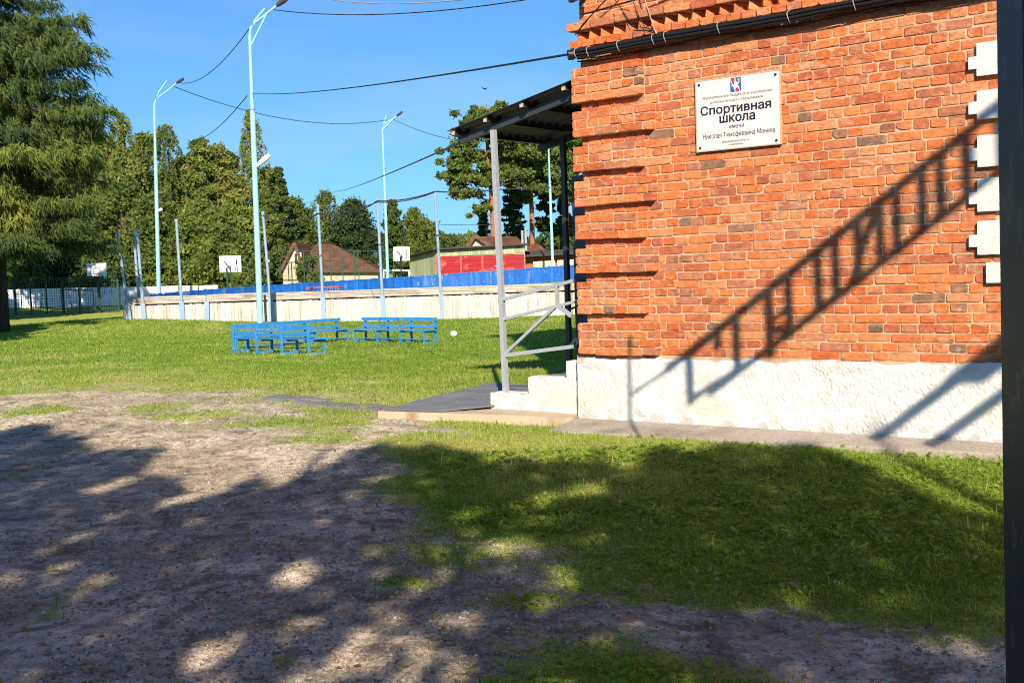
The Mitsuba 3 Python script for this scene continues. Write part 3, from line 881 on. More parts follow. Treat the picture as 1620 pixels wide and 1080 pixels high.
# ------------------------------------------------------------------ cables on the building
def wall_line(pts, n=40):
    p = np.array(pts, float); t = np.linspace(0, len(p) - 1, n)
    return np.stack([np.interp(t, np.arange(len(p)), p[:, k]) for k in range(3)], -1)


CB = thing('cable_bundle', 'thick bundle of black cables strapped along the wall under the cornice', 'cables')
r = np.random.default_rng(21)
base = wall_line([(0.12, -0.13, 3.455), (0.35, -0.115, 3.448), (0.75, -0.10, 3.462), (1.2, -0.10, 3.465), (1.6, -0.10, 3.463), (2.2, -0.10, 3.455), (2.9, -0.10, 3.466), (4.0, -0.10, 3.46), (6.0, -0.10, 3.46)], 90)
for k in range(9):
    ang = k * 2 * np.pi / 7; rr = 0.026 if k < 7 else 0.006
    wob = 0.012 * (meshkit.fbm(np.stack([base[:, 0] * 2.2, 0 * base[:, 0] + k * 5, 0 * base[:, 0]], -1), 3, k) - 0.5)
    q = B(base[:, 0], base[:, 1] + rr * np.cos(ang) + wob, base[:, 2] + rr * np.sin(ang) * 1.2 + wob * 1.4)
    m = M(); m.tube(q, 0.0135 if k < 6 else 0.008, 8); m.put(CB + '__cable', 'black_cable', smooth=True)
for k, (z0, amp) in enumerate([(3.405, 0.03), (3.39, 0.04)]):
    q = base.copy(); q[:, 2] = z0 - amp * np.abs(np.sin(base[:, 0] * (2.1 + k))) + 0.02; q[:, 1] = -0.055
    m = M(); m.tube(B(q[:, 0], q[:, 1], q[:, 2]), 0.006, 6); m.put(CB + '__loose_cable', 'black_cable', smooth=True)
for u in (0.17, 0.30, 0.62, 0.98, 1.10, 1.62, 2.25, 2.8, 3.4):
    zc_ = np.interp(u, base[:, 0], base[:, 2]); vc_ = np.interp(u, base[:, 0], base[:, 1])
    an = np.linspace(0, 2 * np.pi, 17)
    m = M(); m.tube(B(u + 0.006 * np.sin(an * 2), vc_ + 0.043 * np.cos(an), zc_ + 0.048 * np.sin(an)), 0.0035, 5); m.put(CB + '__cable_tie', 'grey_cable')
m = M(); m.tube(B(np.array([0.09, 0.125]), np.array([-0.16, -0.125]), np.array([3.445, 3.45])), [0.045, 0.05], 10); m.put(CB + '__end_cap', 'black_cable', smooth=40)

CW = thing('loose_wires', 'thin loose wires hanging across the sawtooth cornice', 'wires')
for pts, rad, mt in [([(0.25, -0.125, 3.95), (0.215, -0.13, 3.84), (0.24, -0.128, 3.79), (0.40, -0.126, 3.80), (0.85, -0.125, 3.83), (1.25, -0.125, 3.90), (1.6, -0.125, 3.99)], 0.008, 'black_cable'),
                     ([(0.70, -0.13, 3.99), (0.60, -0.135, 3.93), (0.45, -0.135, 3.84), (0.25, -0.135, 3.70), (0.16, -0.13, 3.62)], 0.006, 'black_cable'),
                     ([(0.88, -0.135, 3.98), (0.92, -0.14, 3.80), (0.98, -0.14, 3.62), (1.02, -0.13, 3.50)], 0.005, 'grey_cable'),
                     ([(0.66, -0.13, 3.90), (0.78, -0.135, 3.86), (0.83, -0.14, 3.72), (0.90, -0.13, 3.58), (0.99, -0.12, 3.53)], 0.004, 'black_cable'),
                     ([(0.60, -0.13, 3.86), (0.72, -0.14, 3.70), (0.80, -0.14, 3.60), (0.97, -0.12, 3.55)], 0.004, 'black_cable')]:
    q = wall_line(pts, 30)
    m = M(); m.tube(B(q[:, 0], q[:, 1], q[:, 2]), rad, 6); m.put(CW + '__wire', mt, smooth=True)
IN = thing('insulator_bracket', 'white insulator on a black bracket at the top corner of the brick wall', 'insulator')
m = M(); m.tube([B(0.27, -0.17, 3.915), B(0.27, -0.17, 3.99)], [0.035, 0.042], 10); m.put(IN + '__insulator', 'white_paint', smooth=40)
m = M(); bbox(m, 0.14, 0.24, -0.16, -0.10, 3.93, 3.96); m.tube([B(0.18, -0.20, 3.90), B(0.18, -0.20, 4.0)], 0.03, 8); bbox(m, 0.16, 0.20, -0.12, 0.01, 3.94, 3.97); m.put(IN + '__bracket', 'black_cable')

# ------------------------------------------------------------------ dark post at the right edge and the steel stair whose shadow lies on the wall
PO = thing('dark_steel_post', 'very dark green square steel post standing close at the right edge', 'post')
pa, pb = at(1575, 0, 3.2), at(1590, 1080, 3.2)
dirp = (pa - pb) / np.linalg.norm(pa - pb); sc_ = 0.16
m = M(); m.beam(pb - dirp * 0.75 + RGT * (sc_ / 2 + 0.036), pa + dirp * 0.8 + RGT * (sc_ / 2 + 0.036), sc_, sc_, up=(0, 1, 0)); m.put(PO + '__shaft', 'dark_green_steel')
m = M(); m.box(pb * [1, 1, 0] + [sc_ / 2 + 0.02, 0, 0.012], (0.16, 0.16, 0.012)); m.put(PO + '__base_plate', 'dark_green_steel')

SS_ = thing('steel_staircase', 'outdoor steel staircase with flat bar railing beside the yard', 'staircase')
DU, DV, DZ = 3.63, -4.2, 3.0


def stair(u, z):
    return B(u + DU, DV, z + DZ)


m = M()
for (a, b, w_) in [((1.00, 0.60), (4.6, 3.12), 0.070), ((1.42, 0.40), (4.6, 2.66), 0.060), ((0.62, 0.36), (1.27, 0.745), 0.026)]:
    m.beam(stair(*a), stair(*b), w_, w_, up=NV)
m.put(SS_ + '__handrail', 'dark_steel')
top = lambda u: 0.60 + (u - 1.00) * 0.70
low = lambda u: 0.40 + (u - 1.42) * 0.711
for u, zb_ in [(1.21, 0.32), (1.50, 0.83), (1.68, 0.60), (1.99, 0.76), (2.17, 0.93), (2.43, 1.16), (2.58, 1.27), (2.77, 1.36), (2.95, 1.50), (3.08, 1.58), (3.28, 1.74), (3.42, 1.84), (3.61, 1.97), (3.84, 2.12), (4.1, 2.30), (4.35, 2.48)]:
    m = M(); m.beam(stair(u, top(u)), stair(u + 0.01, zb_ - 0.03), 0.046, 0.046, up=NV); m.put(SS_ + '__baluster', 'dark_steel')
for (a, b) in [((2.93, top(2.93)), (2.72, 1.34)), ((1.99, 1.02), (2.17, 1.14)), ((1.99, 0.98), (2.20, 0.95))]:
    m = M(); m.beam(stair(*a), stair(*b), 0.046, 0.046, up=NV); m.put(SS_ + '__brace', 'dark_steel')
m = M(); m.beam(stair(0.59, 0.85), stair(0.575, -0.30), 0.024, 0.024, up=NV); m.put(SS_ + '__post', 'dark_steel')
m = M(); m.beam(stair(1.22, 0.33), stair(1.78, 0.66), 0.045, 0.045, up=NV); m.put(SS_ + '__brace', 'dark_steel')
for (a, b) in [((2.84, 0.05), (4.6, 1.44)), ((3.24, 0.0), (4.6, 1.08))]:
    m = M(); m.beam(stair(*a), stair(*b), 0.085, 0.10, up=NV); m.put(SS_ + '__stringer', 'dark_steel')
for k in range(7):
    u = 4.35 + 0.26 * k
    m = M(); bbox(m, u + DU - 0.14, u + DU + 0.14, DV - 0.9, DV - 0.06, DZ + 1.20 + 0.18 * k, DZ + 1.24 + 0.18 * k); m.put(SS_ + '__tread', 'dark_steel')
m = M(); m.beam(stair(4.5, 3.0), stair(4.5, -3.0), 0.08, 0.08, up=NV); m.put(SS_ + '__post', 'dark_steel')


# ------------------------------------------------------------------ the ice rink: near boards, posts, far blue boards
def onz(x, y, z):
    d = ray(x, y)
    return CAM + d * (z - EYE) / d[2]


ZT = 0.88
FA, FB = onz(205, 470, ZT), onz(905, 447.5, ZT)
FD = (FB - FA) / np.linalg.norm(FB - FA); FN = np.array([FD[1], -FD[0], 0.0])          # FN points towards the camera
FN = FN if FN[1] < 0 else -FN


def fence_t(x):
    """Distance along the near boards at which the photograph's column x meets them."""
    d = ray(x, 480); A = np.array([[FD[0], -d[0]], [FD[1], -d[1]]])
    return np.linalg.solve(A, (CAM - FA)[:2])[0]


RB = thing('rink_boards', 'weathered whitish plank boards of the near side of the ice rink', 'fence')
cols = [212, 227, 289, 327, 430, 512, 606, 699, 797, 905, 1010]
ts = [fence_t(c) for c in cols]
r = np.random.default_rng(11)
for a, b in zip(ts[:-1], ts[1:]):
    m = M(); t = a + 0.02
    while t < b - 0.03:
        w_ = min(0.145 * r.uniform(0.85, 1.1), b - 0.02 - t); c = FA + FD * (t + w_ / 2)
        z0 = float(ground_z(c[0], c[1])) - 0.15; z1 = 0.50 + r.normal(0, 0.008)
        c = c + FN * (0.02 + r.normal(0, 0.004)); c[2] = (z0 + z1) / 2
        m.box(c, (w_ / 2 - 0.004, 0.012, (z1 - z0) / 2), [FD, FN, (0, 0, 1)], (r.random(), r.random())); t += w_
    tag(m.put(RB + '__plank_panel', 'weathered_wood', uv=True), kind='stuff')
    for z0, z1, out in [(0.56, 0.705, 0.05), (0.715, 0.80, 0.075), (0.81, ZT, 0.055)]:
        m = M(); c0, c1 = FA + FD * (a + 0.01) + FN * out, FA + FD * (b - 0.01) + FN * out
        c0[2] = c1[2] = (z0 + z1) / 2; c0[2] += r.normal(0, 0.008); c1[2] += r.normal(0, 0.008)
        m.beam(c0, c1, 0.03, z1 - z0, uv=(r.random(), r.random())); m.put(RB + '__cap_plank', 'cap_wood', uv=True)
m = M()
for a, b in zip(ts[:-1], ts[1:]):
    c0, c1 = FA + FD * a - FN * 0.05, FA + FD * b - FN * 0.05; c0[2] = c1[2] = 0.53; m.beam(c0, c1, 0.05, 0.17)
m.put(RB + '__rail', 'dark_ink')  # near-black strip closing the gap under the cap: its shade painted as colour
# round corner going away at the left end
cor = [FA + FD * ts[0]]
for k in range(1, 7):
    a = k / 6 * math.pi / 2; cor.append(FA + FD * ts[0] - FD * 0.5 * 0 + (-FD * 1.2 * math.sin(a) - FN * 5.0 * (1 - math.cos(a))))
cor = np.array(cor); m = M()
for a, b in zip(cor[:-1], cor[1:]):
    for s in range(6):
        p, q_ = a + (b - a) * s / 6, a + (b - a) * (s + 0.93) / 6
        z0 = float(ground_z(p[0], p[1])) - 0.15; p, q_ = p.copy(), q_.copy(); p[2] = q_[2] = (z0 + ZT) / 2
        m.beam(p, q_, 0.024, ZT - z0, uv=(r.random(), r.random()))
tag(m.put(RB + '__plank_panel', 'weathered_wood', uv=True), kind='stuff')

NAMES = ['leftmost of the row, leaning', 'second from the left, doubled', 'third from the left', None, 'just right of the near lamp post', 'in front of the brown hipped roof', 'just left of the far lamp post', 'rightmost clear of the canopy', 'half hidden by the canopy post']
for i, (xb, yb, xt, yt) in enumerate([(205, 502, 186, 370), (228, 503, 217, 365), (289, 506, 279, 350), (327, 507, 327, 472), (430, 508, 416, 338), (512, 508, 503, 327), (606, 509, 597, 317), (699, 507, 688, 303), (797, 507, 786, 300)]):
    c = FA + FD * fence_t(xb) + FN * 0.14; Yp = c[1]
    g = float(ground_z(c[0], c[1])); base = np.array([c[0], c[1], g - 0.1]); tip = at(xt, yt, Yp)
    if i == 3:
        pk = thing('short_post', 'short pale blue stub post against the rink boards left of the lamp post', 'post')
    else:
        pk = thing('net_post', 'tall pale blue post along the rink boards, ' + NAMES[i], 'post', 'tall posts along the rink boards')
    axis = (tip - base) / np.linalg.norm(tip - base); cut = 0.62 - base[2]
    m = M(); m.beam(base, base + axis * cut, 0.20, 0.10, up=FN); m.put(pk + '__sleeve', 'post_paint')
    if i != 3:
        m = M(); m.tube([base + axis * cut, tip], [0.062, 0.056], 8); m.put(pk + '__pole', 'post_paint', smooth=40)
        m = M(); m.tube([tip - axis * 0.02, tip + axis * 0.09], 0.075, 8); m.put(pk + '__cap', 'post_paint', smooth=40)
        if i == 1:
            off = np.array([-0.26, 0.3, 0]); m = M(); m.tube([base + off, tip + off * 0.9], [0.060, 0.055], 8); m.put(pk + '__pole', 'post_paint', smooth=40)
m = M(); a_, b_ = at(411, 430, FA[1] - 3.4), None
# dark steel post by the lamp
c = FA + FD * fence_t(420) + FN * 0.1; m = M(); m.beam([c[0], c[1], -0.6], [c[0], c[1], 0.80], 0.10, 0.08); k_ = m.put('dark_stub_post', 'dark_ink')
tag(k_, 'black stub post between the near lamp post and its neighbour', 'post')

BL = thing('blue_rink_boards', 'bright blue board fence on the far side of the rink', 'fence')
PBL = [(236, 465, 74), (330, 457.5, 80), (430, 450.5, 86), (540, 443.5, 91), (659, 436.5, 96), (797, 427, 98), (905, 419, 100), (1010, 411, 102)]
pts = np.array([at(x, y, Y) for x, y, Y in PBL])
for a, b in zip(pts[:-1], pts[1:]):
    L = np.linalg.norm((b - a)[:2]); d = (b - a) / L; n_ = max(1, int(L / 0.22)); m = M()
    for k in range(n_):
        c = a + (b - a) * (k + 0.5) / n_; h = 1.38; c = c + np.array([0, r.normal(0, 0.008), r.normal(0, 0.02) - h / 2])
        m.box(c, (L / n_ / 2 - 0.006, 0.014, h / 2), [d * [1, 1, 0], (-d[1], d[0], 0), (0, 0, 1)], (r.random(), r.random()))
    tag(m.put(BL + '__board_panel', 'blue_board_paint', uv=True), kind='stuff')
    m = M(); m.beam(a + [0, -0.03, -0.10], b + [0, -0.03, -0.10], 0.04, 0.07); m.put(BL + '__rail', 'blue_board_paint')

HG = thing('hockey_goal', 'faded red hockey goal frame standing on the rink', 'goal')
g0, g1 = at(486, 461, 62), at(534, 458, 62)
m = M()
zt = g0[2] + 0.18
for (a, b) in [((g0[0], 62, -0.6), (g0[0], 62, zt)), ((g0[0], 62, zt), (g1[0], 62.3, zt + 0.02)), ((g1[0], 62.3, -0.6), (g1[0], 62.3, zt + 0.02)), ((g0[0] + .1, 63, -0.6), (g0[0] + .1, 63, zt)), ((g0[0] + .1, 63, zt), (g1[0], 63.2, zt)), ((g0[0], 62, zt), (g0[0] + .1, 63, zt)), ((g1[0], 62.3, zt), (g1[0], 63.2, zt))]:
    m.tube([a, b], 0.045, 6)
m.put(HG + '__frame', 'red_pipe', smooth=40)
m = M()
for k in range(12):
    x = g0[0] + .1 + (g1[0] - g0[0] - .1) * k / 11; m.beam((x, 63.1, -0.6), (x, 63.1, zt), 0.012)
for k in range(7):
    z = -0.6 + (zt + 0.6) * k / 7; m.beam((g0[0] + .1, 63.1, z), (g1[0], 63.2, z), 0.012)
m.put(HG + '__net', 'grey_cable')

# ------------------------------------------------------------------ benches
def bench(label, left, right, face, h=0.72, dep=0.46, n=4):
    """left, right: feet of the rear posts; face: +1 or -1, the side the seat is on."""
    k = thing('park_bench', label, 'bench', 'blue benches on the lawn')
    left, right = np.asarray(left, float), np.asarray(right, float); L = np.linalg.norm((right - left)[:2]); ax = (right - left) / L; ax[2] = 0
    dp = np.array([-ax[1], ax[0], 0.0]) * face
    rise = (right[2] - left[2]) / L
    P = lambda x, y, z: left + ax * x + dp * y + np.array([0, 0, z + rise * x])
    rr = np.random.default_rng(int(L * 1000))
    uvr = lambda: (rr.random(), rr.random())
    for z0, z1 in ((h - 0.095, h), (h - 0.285, h - 0.215)):
        m = M(); m.beam(P(-0.05, 0.035 + (0.03 if z1 < h else 0), (z0 + z1) / 2), P(L + 0.05, 0.035 + (0.03 if z1 < h else 0), (z0 + z1) / 2), 0.028, z1 - z0, uv=uvr()); m.put(k + '__backrest_slat', 'bench_paint', uv=True)
    for y0, y1 in ((0.09, 0.26), (0.28, dep + 0.03)):
        m = M(); m.beam(P(-0.07, (y0 + y1) / 2, 0.37), P(L + 0.07, (y0 + y1) / 2, 0.37 + rr.normal(0, 0.004)), y1 - y0, 0.032, uv=uvr()); m.put(k + '__seat_slat', 'bench_paint', uv=True)
    m = M(); m.beam(P(-0.02, dep - 0.02, 0.12), P(L + 0.02, dep - 0.02, 0.12), 0.02, 0.02, uv=uvr()); m.put(k + '__stretcher', 'bench_paint', uv=True)
    for i in range(n):
        x = 0.06 + (L - 0.12) * i / (n - 1); m = M(); u_ = uvr()
        m.beam(P(x, 0, -0.06), P(x, -0.01, h - 0.02), 0.060, 0.045, up=ax, uv=u_)
        m.beam(P(x, dep - 0.03, -0.06), P(x, dep - 0.03, 0.35), 0.055, 0.040, up=ax, uv=u_)
        m.beam(P(x, 0.04, 0.02), P(x, dep - 0.06, 0.02), 0.045, 0.055, uv=u_)
        m.beam(P(x, 0.04, 0.325), P(x, dep - 0.02, 0.325), 0.045, 0.05, uv=u_)
        m.put(k + '__leg_frame', 'bench_paint', uv=True)


def foot(x, y, z):
    p = onz(x, y, z); p[2] = float(ground_z(p[0], p[1])); p = onz(x, y, p[2]); p[2] = float(ground_at(p[0], p[1])); return p


bench('blue slatted bench on the lawn, right one of the three, seen from its front', foot(577, 540, -0.5), foot(692, 542.5, -0.5), -1)
bench('blue slatted bench on the lawn, middle one, running away behind the nearest bench', foot(371, 553, -0.45), foot(536, 539, -0.5), -1)
bench('blue slatted bench on the lawn, nearest one, seen from behind', foot(368, 558, -0.45), foot(491, 563, -0.42), 1)

c = foot(718, 533, -0.5)
q = trimesh.creation.icosphere(3, 0.11); v = np.array(q.vertices); v *= (1 + 0.12 * (meshkit.fbm(v * 12 + 3, 3, 2) - 0.5))[:, None]
scene['ball'] = mikit.ply((v * [1, 1, 0.9] + c + [0, 0, 0.095], q.faces), 'jamb_paint', smooth=True); tag('ball', 'scuffed white ball lying on the lawn right of the benches', 'ball')

# ------------------------------------------------------------------ lamp posts
def lamp(label, base, top, tips, head, light=None, rad=0.085, group='turquoise lamp posts'):
    k = thing('lamp_post', label, 'lamp post', group)
    base, top = np.asarray(base, float), np.asarray(top, float)
    m = M(); mid = base + (top - base) * 0.76
    m.tube([base, base + (mid - base) * 0.98], [rad * 1.25, rad * 1.05], 10); m.put(k + '__pole', 'pole_paint', smooth=40)
    m = M(); m.tube([base + (mid - base) * 0.97, mid, top], [rad * 0.95, rad * 0.82, rad * 0.62], 10); m.put(k + '__pole', 'pole_paint', smooth=40)
    m = M(); m.tube([mid - [0, 0, 0.06], mid + [0, 0, 0.06]], rad * 1.25, 10); m.put(k + '__collar', 'post_paint', smooth=40)
    for t in tips:
        m = M(); t = [np.asarray(x, float) for x in t]; m.tube([top - [0, 0, 0.2], top] + t, [rad * 0.62] * 2 + [rad * 0.45] * len(t), 8); m.put(k + '__arm', 'pole_paint', smooth=40)
    if head is not None:
        a, b = (np.asarray(x, float) for x in head); d = (b - a) / np.linalg.norm(b - a); s = np.cross(d, (0, 1, 0)); s /= np.linalg.norm(s)
        m = M(); m.tube([a, a + (b - a) * 0.15, a + (b - a) * 0.5, a + (b - a) * 0.9, b], [0.05, 0.09, 0.115, 0.10, 0.05], 8); m.put(k + '__lamp_head', 'dark_roof', smooth=40)
    if light is not None:
        a, b = (np.asarray(x, float) for x in light); m = M(); m.tube([a, a + (b - a) * 0.3, a + (b - a) * 0.7, b], [0.05, 0.10, 0.12, 0.09], 8); m.put(k + '__floodlight', 'white_paint', smooth=40)
        p = base + (top - base) * ((a[2] - base[2]) / (top[2] - base[2]))
        m = M(); m.tube([p, a], 0.04, 6); m.put(k + '__bracket', 'wood_end', smooth=40)
    return k


A = lambda x, y: at(x, y, 47.0)
lamp('near turquoise lamp post standing in front of the rink boards', A(412, 511), A(395, 62), [[A(396, 45), A(403, 33), A(419, 14)], [A(396.5, 46), A(404, 36), A(422, 22), A(437, 10)]], (A(437, 10), A(458, -6)), (A(406, 263), A(427, 245)), 0.10)
m = M(); m.tube([A(397, 72), A(421, 24)], 0.035, 6); m.put('lamp_post__brace', 'pole_paint')
C2 = lambda x, y: at(x, y, 82.0)
lamp('turquoise lamp post left of the near one, in front of the tall trees', [C2(251, 470)[0], 82, -0.5], C2(244, 172), [[C2(244.5, 163), C2(251, 146), C2(264, 128)], [C2(244.5, 164), C2(252, 153), C2(266, 143), C2(279, 132)]], (C2(279, 132), C2(291, 124)), (C2(250, 333), C2(257, 331)), 0.12)
C3 = lambda x, y: at(x, y, 108.0)
lamp('turquoise lamp post far behind the blue boards, clear against the sky', [C3(614, 445)[0], 108, 0.0], C3(605, 206), [[C3(606, 200), C3(611, 182)], [C3(606, 201), C3(611, 194), C3(622, 188)], [C3(622, 188), C3(628, 183)]], (C3(627, 184), C3(637, 177)), None, 0.12)
C4 = lambda x, y: at(x, y, 108.0)
lamp('turquoise lamp post beneath the canopy, in front of the pines', [C4(875, 430)[0], 108, 0.5], C4(868, 240), [[C4(867.5, 233), C4(866, 222)], [C4(869, 236), C4(878, 224)]], None, None, 0.12)


def wire(label, pts, rad, n=24, mt='black_cable'):
    """A wire through the points; between two of them it sags as the third number says, in metres."""
    out = []
    for (a, s), (b, _) in zip(pts[:-1], pts[1:]):
        t = np.linspace(0, 1, n)[:, None]; q = a + (b - a) * t; q[:, 2] -= 4 * s * (t * (1 - t))[:, 0]; out.append(q)
    m = M(); m.tube(np.vstack([o[:-1] for o in out[:-1]] + [out[-1]]) if len(out) > 1 else out[0], rad, 5)
    k = m.put('overhead_wire', mt, smooth=True); tag(k, label, 'wire')


wire('black overhead wire from the near lamp head up towards the top of the photo', [(A(434, 16), 0.30), (at(845, -2, 32), 0)], 0.017)
wire('black overhead wire from the near lamp post to the corner of the brick building', [(A(399, 148), 0.14), (B(0.09, -0.16, 3.45), 0)], 0.012)
wire('overhead wire between the heads of the two left lamp posts', [(C2(283, 131), 0.7), (A(394, 46), 0)], 0.020)
wire('overhead wire from the left lamp post to the far lamp post', [(C2(272, 136), 1.2), (C3(612, 190), 0)], 0.026)
wire('overhead wire running down from the near lamp post into the trees', [(A(391, 152), 0.35), (at(310, 222, 95), 0)], 0.021)
wire('overhead wire from the far lamp post towards the canopy', [(C3(622, 189), 0.45), (C3(760, 226), 0)], 0.026)
wire('black wire from the canopy edge down to the far side of the rink', [(B(-1.58, 0.2, 2.83), 0.10), (at(530, 303, 70), 0.2), (at(470, 322, 100), 0)], 0.011, 20)
Fp = lambda x, y: at(x, y, 47.5)
wire('thick black net cable along the tops of the tall posts', [(Fp(416, 341), 0.32), (Fp(503, 338), 0.28), (Fp(597, 318), 0.12), (Fp(688, 303), 0.06), (Fp(787, 300), 0.0), (Fp(870, 297), 0)], 0.028, 12)
wire('second thin net cable between the tall posts', [(Fp(503, 338), 0.10), (Fp(597, 320), 0.14), (Fp(688, 304), 0)], 0.018, 12)
wire('far thin wire above the small trees right of the tall posts', [(at(690, 355, 125), 0.05), (at(790, 355, 125), 0)], 0.03)
wire('pale thin wire at the very top of the sky', [(at(500, -4, 60), 0.25), (at(760, -3, 40), 0)], 0.02, 24, 'grey_cable')

BD = 'flying_bird'
bp = at(767, 140.5, 60)
m = M()
m.tube([bp + [0.10, 0, -0.03], bp + [0.03, 0, -0.02], bp + [-0.06, 0, 0.01], bp + [-0.11, 0, 0.03]], [0.008, 0.032, 0.028, 0.006], 6)
m.put(BD + '__body', 'bird_black', smooth=40)
for s in (1, -1):
    m = M(); w0 = bp + [0.0, 0, 0.0]
    m.add([w0 + [0.05, 0, 0], w0 + [-0.05, 0, 0.01], w0 + [0.04 + s * 0.10, s * 0.10, 0.05 if s > 0 else 0.02], w0 + [-0.03 + s * 0.10, s * 0.11, 0.05 if s > 0 else 0.02], w0 + [s * 0.19, s * 0.2, 0.03 if s > 0 else 0.07]], [[0, 1, 2], [1, 3, 2], [2, 3, 4]])
    m.put(BD + '__wing', 'bird_black')
tag(BD, 'small black bird flying in the sky left of the canopy', 'bird')

# ------------------------------------------------------------------ sports court: backboards, fences, goals
def backboard(label, x0, y0, x1, y1, Y, square=True, struts=False, steel='dark_ink'):
    k = thing('basketball_hoop', label, 'basketball hoop', 'basketball hoops')
    a, b = at(x0, y1, Y), at(x1, y0, Y); cx, cz = (a[0] + b[0]) / 2, (a[2] + b[2]) / 2; hx, hz = (b[0] - a[0]) / 2, (b[2] - a[2]) / 2
    m = M(); m.box((cx, Y, cz), (hx, 0.03, hz)); m.put(k + '__board', 'white_paint')
    if square:
        m = M()
        for sx, sz, wx, wz in [(-0.33, -0.1, 0.03, 0.24), (0.33, -0.1, 0.03, 0.24), (0, 0.12, 0.33, 0.03), (0, -0.32, 0.33, 0.03)]:
            m.box((cx + sx * hx * 1.05, Y - 0.035, cz + sz * hz * 2 * 0.9), (wx * hx * 1.05 if wx > 0.1 else 0.03, 0.004, wz * hz * 1.9 if wz > 0.1 else 0.03))
        m.put(k + '__target_square', 'dark_ink')
    if struts:
        m = M(); m.tube([(cx - hx * 0.6, Y - 0.05, cz + hz * 0.45), (cx + hx * 0.35, Y - 1.0, cz - hz * 0.7)], 0.03, 6); m.tube([(cx + hx * 0.6, Y - 0.05, cz + hz * 0.5), (cx + hx * 0.7, Y - 0.9, cz - hz * 0.8)], 0.03, 6); m.put(k + '__strut', 'dark_ink')
    an = np.linspace(0, 2 * np.pi, 15)
    m = M(); m.tube(np.stack([cx + 0.23 * np.cos(an), (Y + (0.35 if struts else -0.35)) + 0.23 * np.sin(an), 0 * an + cz - hz * 0.72], -1), 0.02, 5); m.put(k + '__rim', 'dark_ink')
    s = -1 if struts else 1
    m = M(); m.tube([(cx, Y + s * 1.2, -1.0), (cx, Y + s * 1.2, cz - hz * 0.5), (cx, Y + s * 0.05, cz - hz * 0.3)], 0.07, 8); m.put(k + '__pole', steel, smooth=40)


backboard('white basketball hoop in the shade at far left', 138, 416, 168, 437, 92)
backboard('white basketball hoop seen from behind left of the near lamp post', 348, 404, 381, 431, 88, square=False, struts=True, steel='green_fence_paint')
backboard('white basketball hoop just right of the near lamp post', 403, 406, 426, 425, 104)
backboard('white basketball hoop beside the green shed', 623, 390, 648, 413, 104, square=False, struts=True)


def goal(label, x0, x1, yt, Y, h, mt='white_paint'):
    k = thing('football_goal', label, 'goal', None)
    a, b = at(x0, yt, Y), at(x1, yt, Y); z0 = a[2] - h
    m = M(); m.beam((a[0], Y, z0), (a[0], Y, a[2]), 0.10); m.beam((b[0], Y, z0), (b[0], Y, b[2]), 0.10); m.beam((a[0] - .05, Y, a[2] + .05), (b[0] + .05, Y, b[2] + .05), 0.10); m.put(k + '__frame', mt)
    m = M()
    for p in (a, b):
        m.tube([(p[0], Y, p[2]), (p[0] + 0.1, Y + 0.8, p[2] - 0.05), (p[0] + 0.15, Y + 1.2, z0)], 0.03, 6)
    m.tube([(a[0] + .1, Y + .8, a[2] - .05), (b[0] + .1, Y + .8, b[2] - .05)], 0.03, 6); m.put(k + '__stay', mt)


goal('white goal frame behind the blue boards beside the green shed', 607, 647, 428, 112, 2.0)
goal('grey goal frame in the shade behind the court fence at far left', 100, 148, 459, 84, 2.0, 'grey_steel')


def court_fence(label, xs, ytop, Y, h, nm='court_fence', rails=(0.02, 0.42, 0.98), steel='green_fence_paint', step=0.22, wire_=0.004):
    k = thing(nm, label, 'fence')
    P = [at(x, ytop, Y) for x in xs]
    for p in P:
        m = M(); m.beam((p[0], Y, p[2] - h), p, 0.09); m.put(k + '__post', steel)
    m = M()
    for f_ in rails:
        m.beam(P[0] - [0, 0, h * (1 - f_)], P[-1] - [0, 0, h * (1 - f_)], 0.05)
    m.put(k + '__rail', steel)
    m = M(); x = P[0][0]
    while x < P[-1][0]:
        m.box((x, Y + 0.04, P[0][2] - h / 2), (wire_, wire_, h / 2)); x += step
    z = P[0][2] - h
    while z < P[0][2]:
        m.box(((P[0][0] + P[-1][0]) / 2, Y + 0.04, z), ((P[-1][0] - P[0][0]) / 2, wire_, wire_)); z += step * 1.1
    tag(m.put(k + '__wire_mesh', steel), kind='stuff')


court_fence('dark green court fence of posts and wire mesh at far left', [-30, -4, 22, 47, 72, 98, 124, 155, 186], 441, 78, 3.4, steel='green_fence_paint', step=0.16, wire_=0.011)
court_fence('green court fence between the trees and the brown hipped roof', [352, 372, 402, 455, 480, 504, 522, 541, 560, 566, 600, 622], 396, 112, 3.0)
WF = thing('white_wall', 'pale concrete panel wall behind the court at far left', 'wall')
xs = np.linspace(-60, 345, 14)
for a, b in zip(xs[:-1], xs[1:]):
    p, q_ = at(a, 459 - (a + 60) * 0.02, 91), at(b, 459 - (b + 60) * 0.02, 91)
    m = M(); m.beam((p[0] + .04, 91, p[2] - 1.0), (q_[0] - .04, 91, q_[2] - 1.0), 0.12, 2.0); m.put(WF + '__panel', 'white_paint')

# ------------------------------------------------------------------ shed, walls and houses behind the rink
def quad_wall(m, pts, **k):
    m.add(pts, [[0, 1, 2, 3]], **k)


